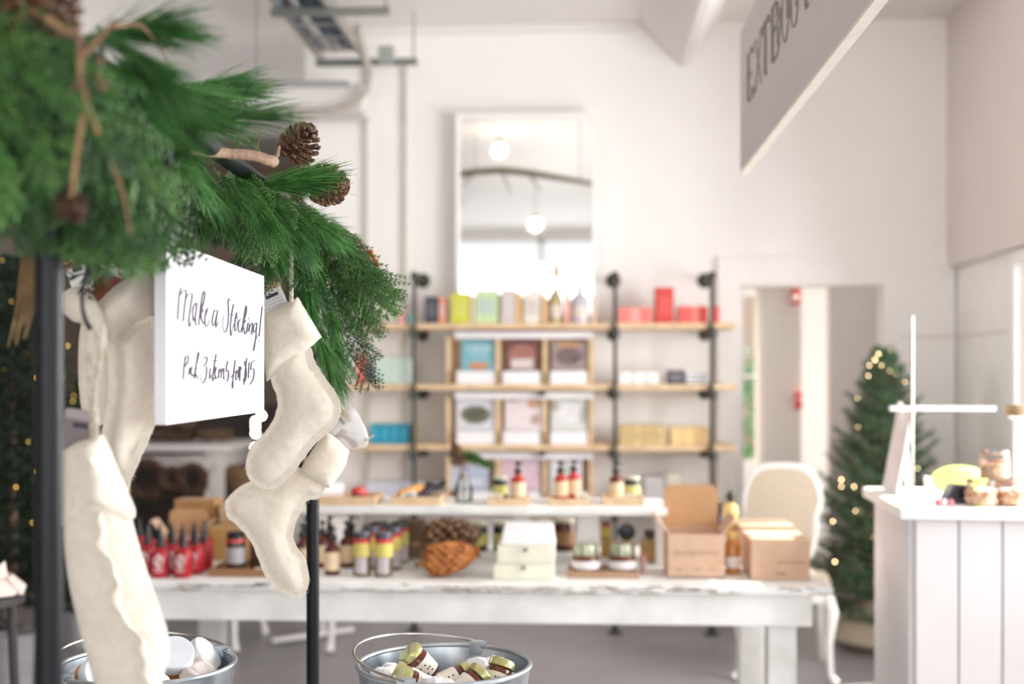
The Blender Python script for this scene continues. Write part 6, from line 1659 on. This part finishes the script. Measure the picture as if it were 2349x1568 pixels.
for k, (px, py, r, l_) in enumerate(((335, 1100, .10, 'big dark wreath hanging under the wreath table at left'), (395, 1100, .055, 'small dark wreath in the middle under the wreath table'), (440, 1100, .075, 'dark round wreath hanging next to the table leg, below the sign'))):
    wreath(P(px, py, 7.18 - (.1 if py > 1150 else 0)), r, .03, RX(PI / 2), l_, M_vine, 40 + k, 30)
    if py > 1150: part('hanging_loop', MB().tube([(0, 0, r), (0, .03, .2), (0, .06, P(350, 1040, 7.24).z - P(350, py, 7.08).z)], .002, 5), M_hook, [o_ for o_ in scn.objects if o_.parent is None and o_.name.startswith('grapevine_wreath')][-1])
# hooks strip for those wreaths
m = MB(); m.tube([P(310, 1040, 7.24), P(470, 1040, 7.24)], .01, 6)
tag(part('hanging_rod', m, M_hook), 'dark rod under the table apron from which wreaths hang', 'rod')
# dark curtain like backdrop panel behind the display
bq = P(410, 1100, 8.9)
t = thing('dark_cupboard', 'dark brown cupboard standing behind the wreath table', 'cupboard', (bq.x - .3, 9.0, 0))
dw = mat('dark_cupboard_wood', (58, 48, 44), .7, scale=6, c2=(40, 34, 32))
part('carcass', MB().box(0, .2, .62, 2.3, .4, 1.23), dw, t, smooth=False)
for sx in (-1, 0, 1): part('door', MB().box(sx * .76, -.012, .62, .74, .02, 1.15), dw, t, bevel=.004); part('door_knob', MB().ball((sx * .76 + .3, -.035, .65), .015), M_iron, t)
# basket
q = P(577, 1100, 7.6)
t = thing('wicker_basket', 'tan wicker basket right of the wreath table leg', 'basket', (q.x, q.y, 0)); 
m = MB(); bz = q.z - .12
for k in range(9): m.tube([((.11 + .006 * k) * math.cos(a / 10 * PI), (.16 + .006 * k) * math.sin(a / 10 * PI), bz + .012 + k * .022) for a in range(21)], .012, 6)
m.lathe([(.001, bz), (.11, bz), (.11, bz + .012)], 20)
part('weave', m, mat('wicker', (150, 120, 84), .8, scale=60, c2=(100, 76, 52)), t)
part('stool_leg', MB().box(0, 0, bz / 2, .12, .12, bz), dw, t, 'dark block carrying the basket', smooth=False)
# string lights beside the sign
t = thing('string_lights', 'vertical string of large warm bulbs beside the lower corner of the sign', 'string lights', P(586, 900, 6.75))
part('wire', MB().tube([P(588, 700, 6.75) - P(586, 900, 6.75), P(586, 940, 6.75) - P(586, 900, 6.75), P(586, 1065, 6.75) - P(586, 900, 6.75)], .003, 6), M_hook, t)
for px, py in ((600, 953), (586, 966), (586, 978), (586, 993), (585, 1026)):
    part('bulb', MB().ball(P(px, py, 6.75) - P(586, 900, 6.75), .017, 12, 8), M_bulb, t, 'glowing bulb')
part('hanger', MB().tube([P(588, 700, 6.75) - P(586, 900, 6.75), Vector((0, 0, ZC)) + Vector((P(588, 700, 7).x - P(586, 900, 7).x, 0, -P(586, 900, 7).z))], .002, 5), M_hook, t)

# ================================================================ pieces that belong to a part go one level deeper
DEEP = {'cover_print': 'cover', 'printed_marks': 'carton', 'label_print': 'paper_label', 'small_print': 'packet_body', 'print': 'packet_body', 'door_knob': 'door',
        'knob': 'carton', 'printed_panel': 'carton', 'seam_tape': 'carton', 'edge_line': 'carton', 'tip': 'wire', 'rubber_ring': 'lid', 'card_print': 'card', 'wick': 'pot', 'spout': 'pump',
        'screen': 'housing', 'strobe_lens': 'housing', 'seam_stitch': 'sock_body', 'frayed_edge': 'sock_body', 'seam_edge': 'sock_body', 'twine': 'film', 'wrap_twine': 'burlap_wrap', 'hole': 'tag', 'letter': 'board', 'paint_chip': 'top_plank', 'printed_label': 'body', 'socket': 'cord', 'hand_lettering': 'canvas', 'clip_wire': 'clip_body'}
base = lambda o: o.name.split('.')[0]
for root in [o for o in scn.objects if o.parent is None]:
    kids = list(root.children)
    for ch in kids:
        want = DEEP.get(base(ch))
        if not want: continue
        c = [k for k in kids if base(k) == want]
        if not c: continue
        if base(ch) == 'door_knob': p_ = min(c, key=lambda k: abs(sum(v.co.x for v in k.data.vertices) / len(k.data.vertices) - sum(v.co.x for v in ch.data.vertices) / len(ch.data.vertices)))
        else: p_ = c[0]
        mb_ = p_.matrix_basis.inverted() @ ch.matrix_basis
        ch.parent = p_; ch.matrix_basis = mb_
GROUPS = {'card_box': 'card boxes on the top shelf', 'gift_bottle': 'bottles on the top shelf', 'salmon_carton': 'salmon cartons on the top shelf', 'red_carton': 'red cartons on the top shelf', 'jar_box': 'small cartons left of the pipe', 'candle_tin': 'small cartons left of the mint box',
          'white_carton': 'white cartons on the second shelf', 'flat_box': 'flat striped boxes on the second shelf', 'turquoise_carton': 'turquoise cartons on the third shelf', 'gold_carton': 'ochre cartons on the third shelf', 'yellow_carton': 'yellow cartons on the third shelf',
          'cookbook': 'cookbooks on the pine racks', 'book_rack': 'pine book racks', 'binder_clip': 'black clips on the racks', 'lotion_bottle': 'red nozzle bottles on the display table', 'amber_bottle': 'amber pump bottles beside the far pole', 'spice_jar': 'spice jars on the display table',
          'kraft_carton': 'kraft boxes on the display table', 'wooden_tray': 'wooden trays with goods', 'dark_jar': 'dark jars on the brown tray', 'jam_jar': 'jam jars on the tray', 'small_drawer_box': 'stacked cream boxes', 'candle_jar': 'lidded candle jars', 'small_jar': 'small pots behind the jam jars',
          'price_card': 'small cards on the trays', 'lying_bottle': 'bottles lying in the second tray', 'red_bottle': 'labelled bottles on the riser', 's_hook': 'black hooks on the rack', 'felt_stocking': 'cream felt stockings on the rack', 'cotton_cord': 'cream cords carrying the stockings',
          'gift_packet': 'packets in the stockings', 'metal_bucket': 'galvanised buckets', 'mini_jam_jar': 'small jam jars in the centre bucket', 'tissue_paper': 'tissue lumps in the centre bucket', 'shredded_paper': 'paper beds in the buckets', 'lidded_tub': 'white-lidded tubs in the left bucket', 'round_soap': 'round soaps in the left bucket',
          'sweet_jar': 'glass jars of sweets on the counter', 'christmas_tree': 'lit fir trees', 'grapevine_wreath': 'wreaths at the far left', 'conduit_pipe': 'thin conduits on the back wall', 'pendant_bulb': 'bare bulbs under the ceiling'}
for o in scn.objects:
    if o.parent is None and base(o) in GROUPS: o['group'] = GROUPS[base(o)]
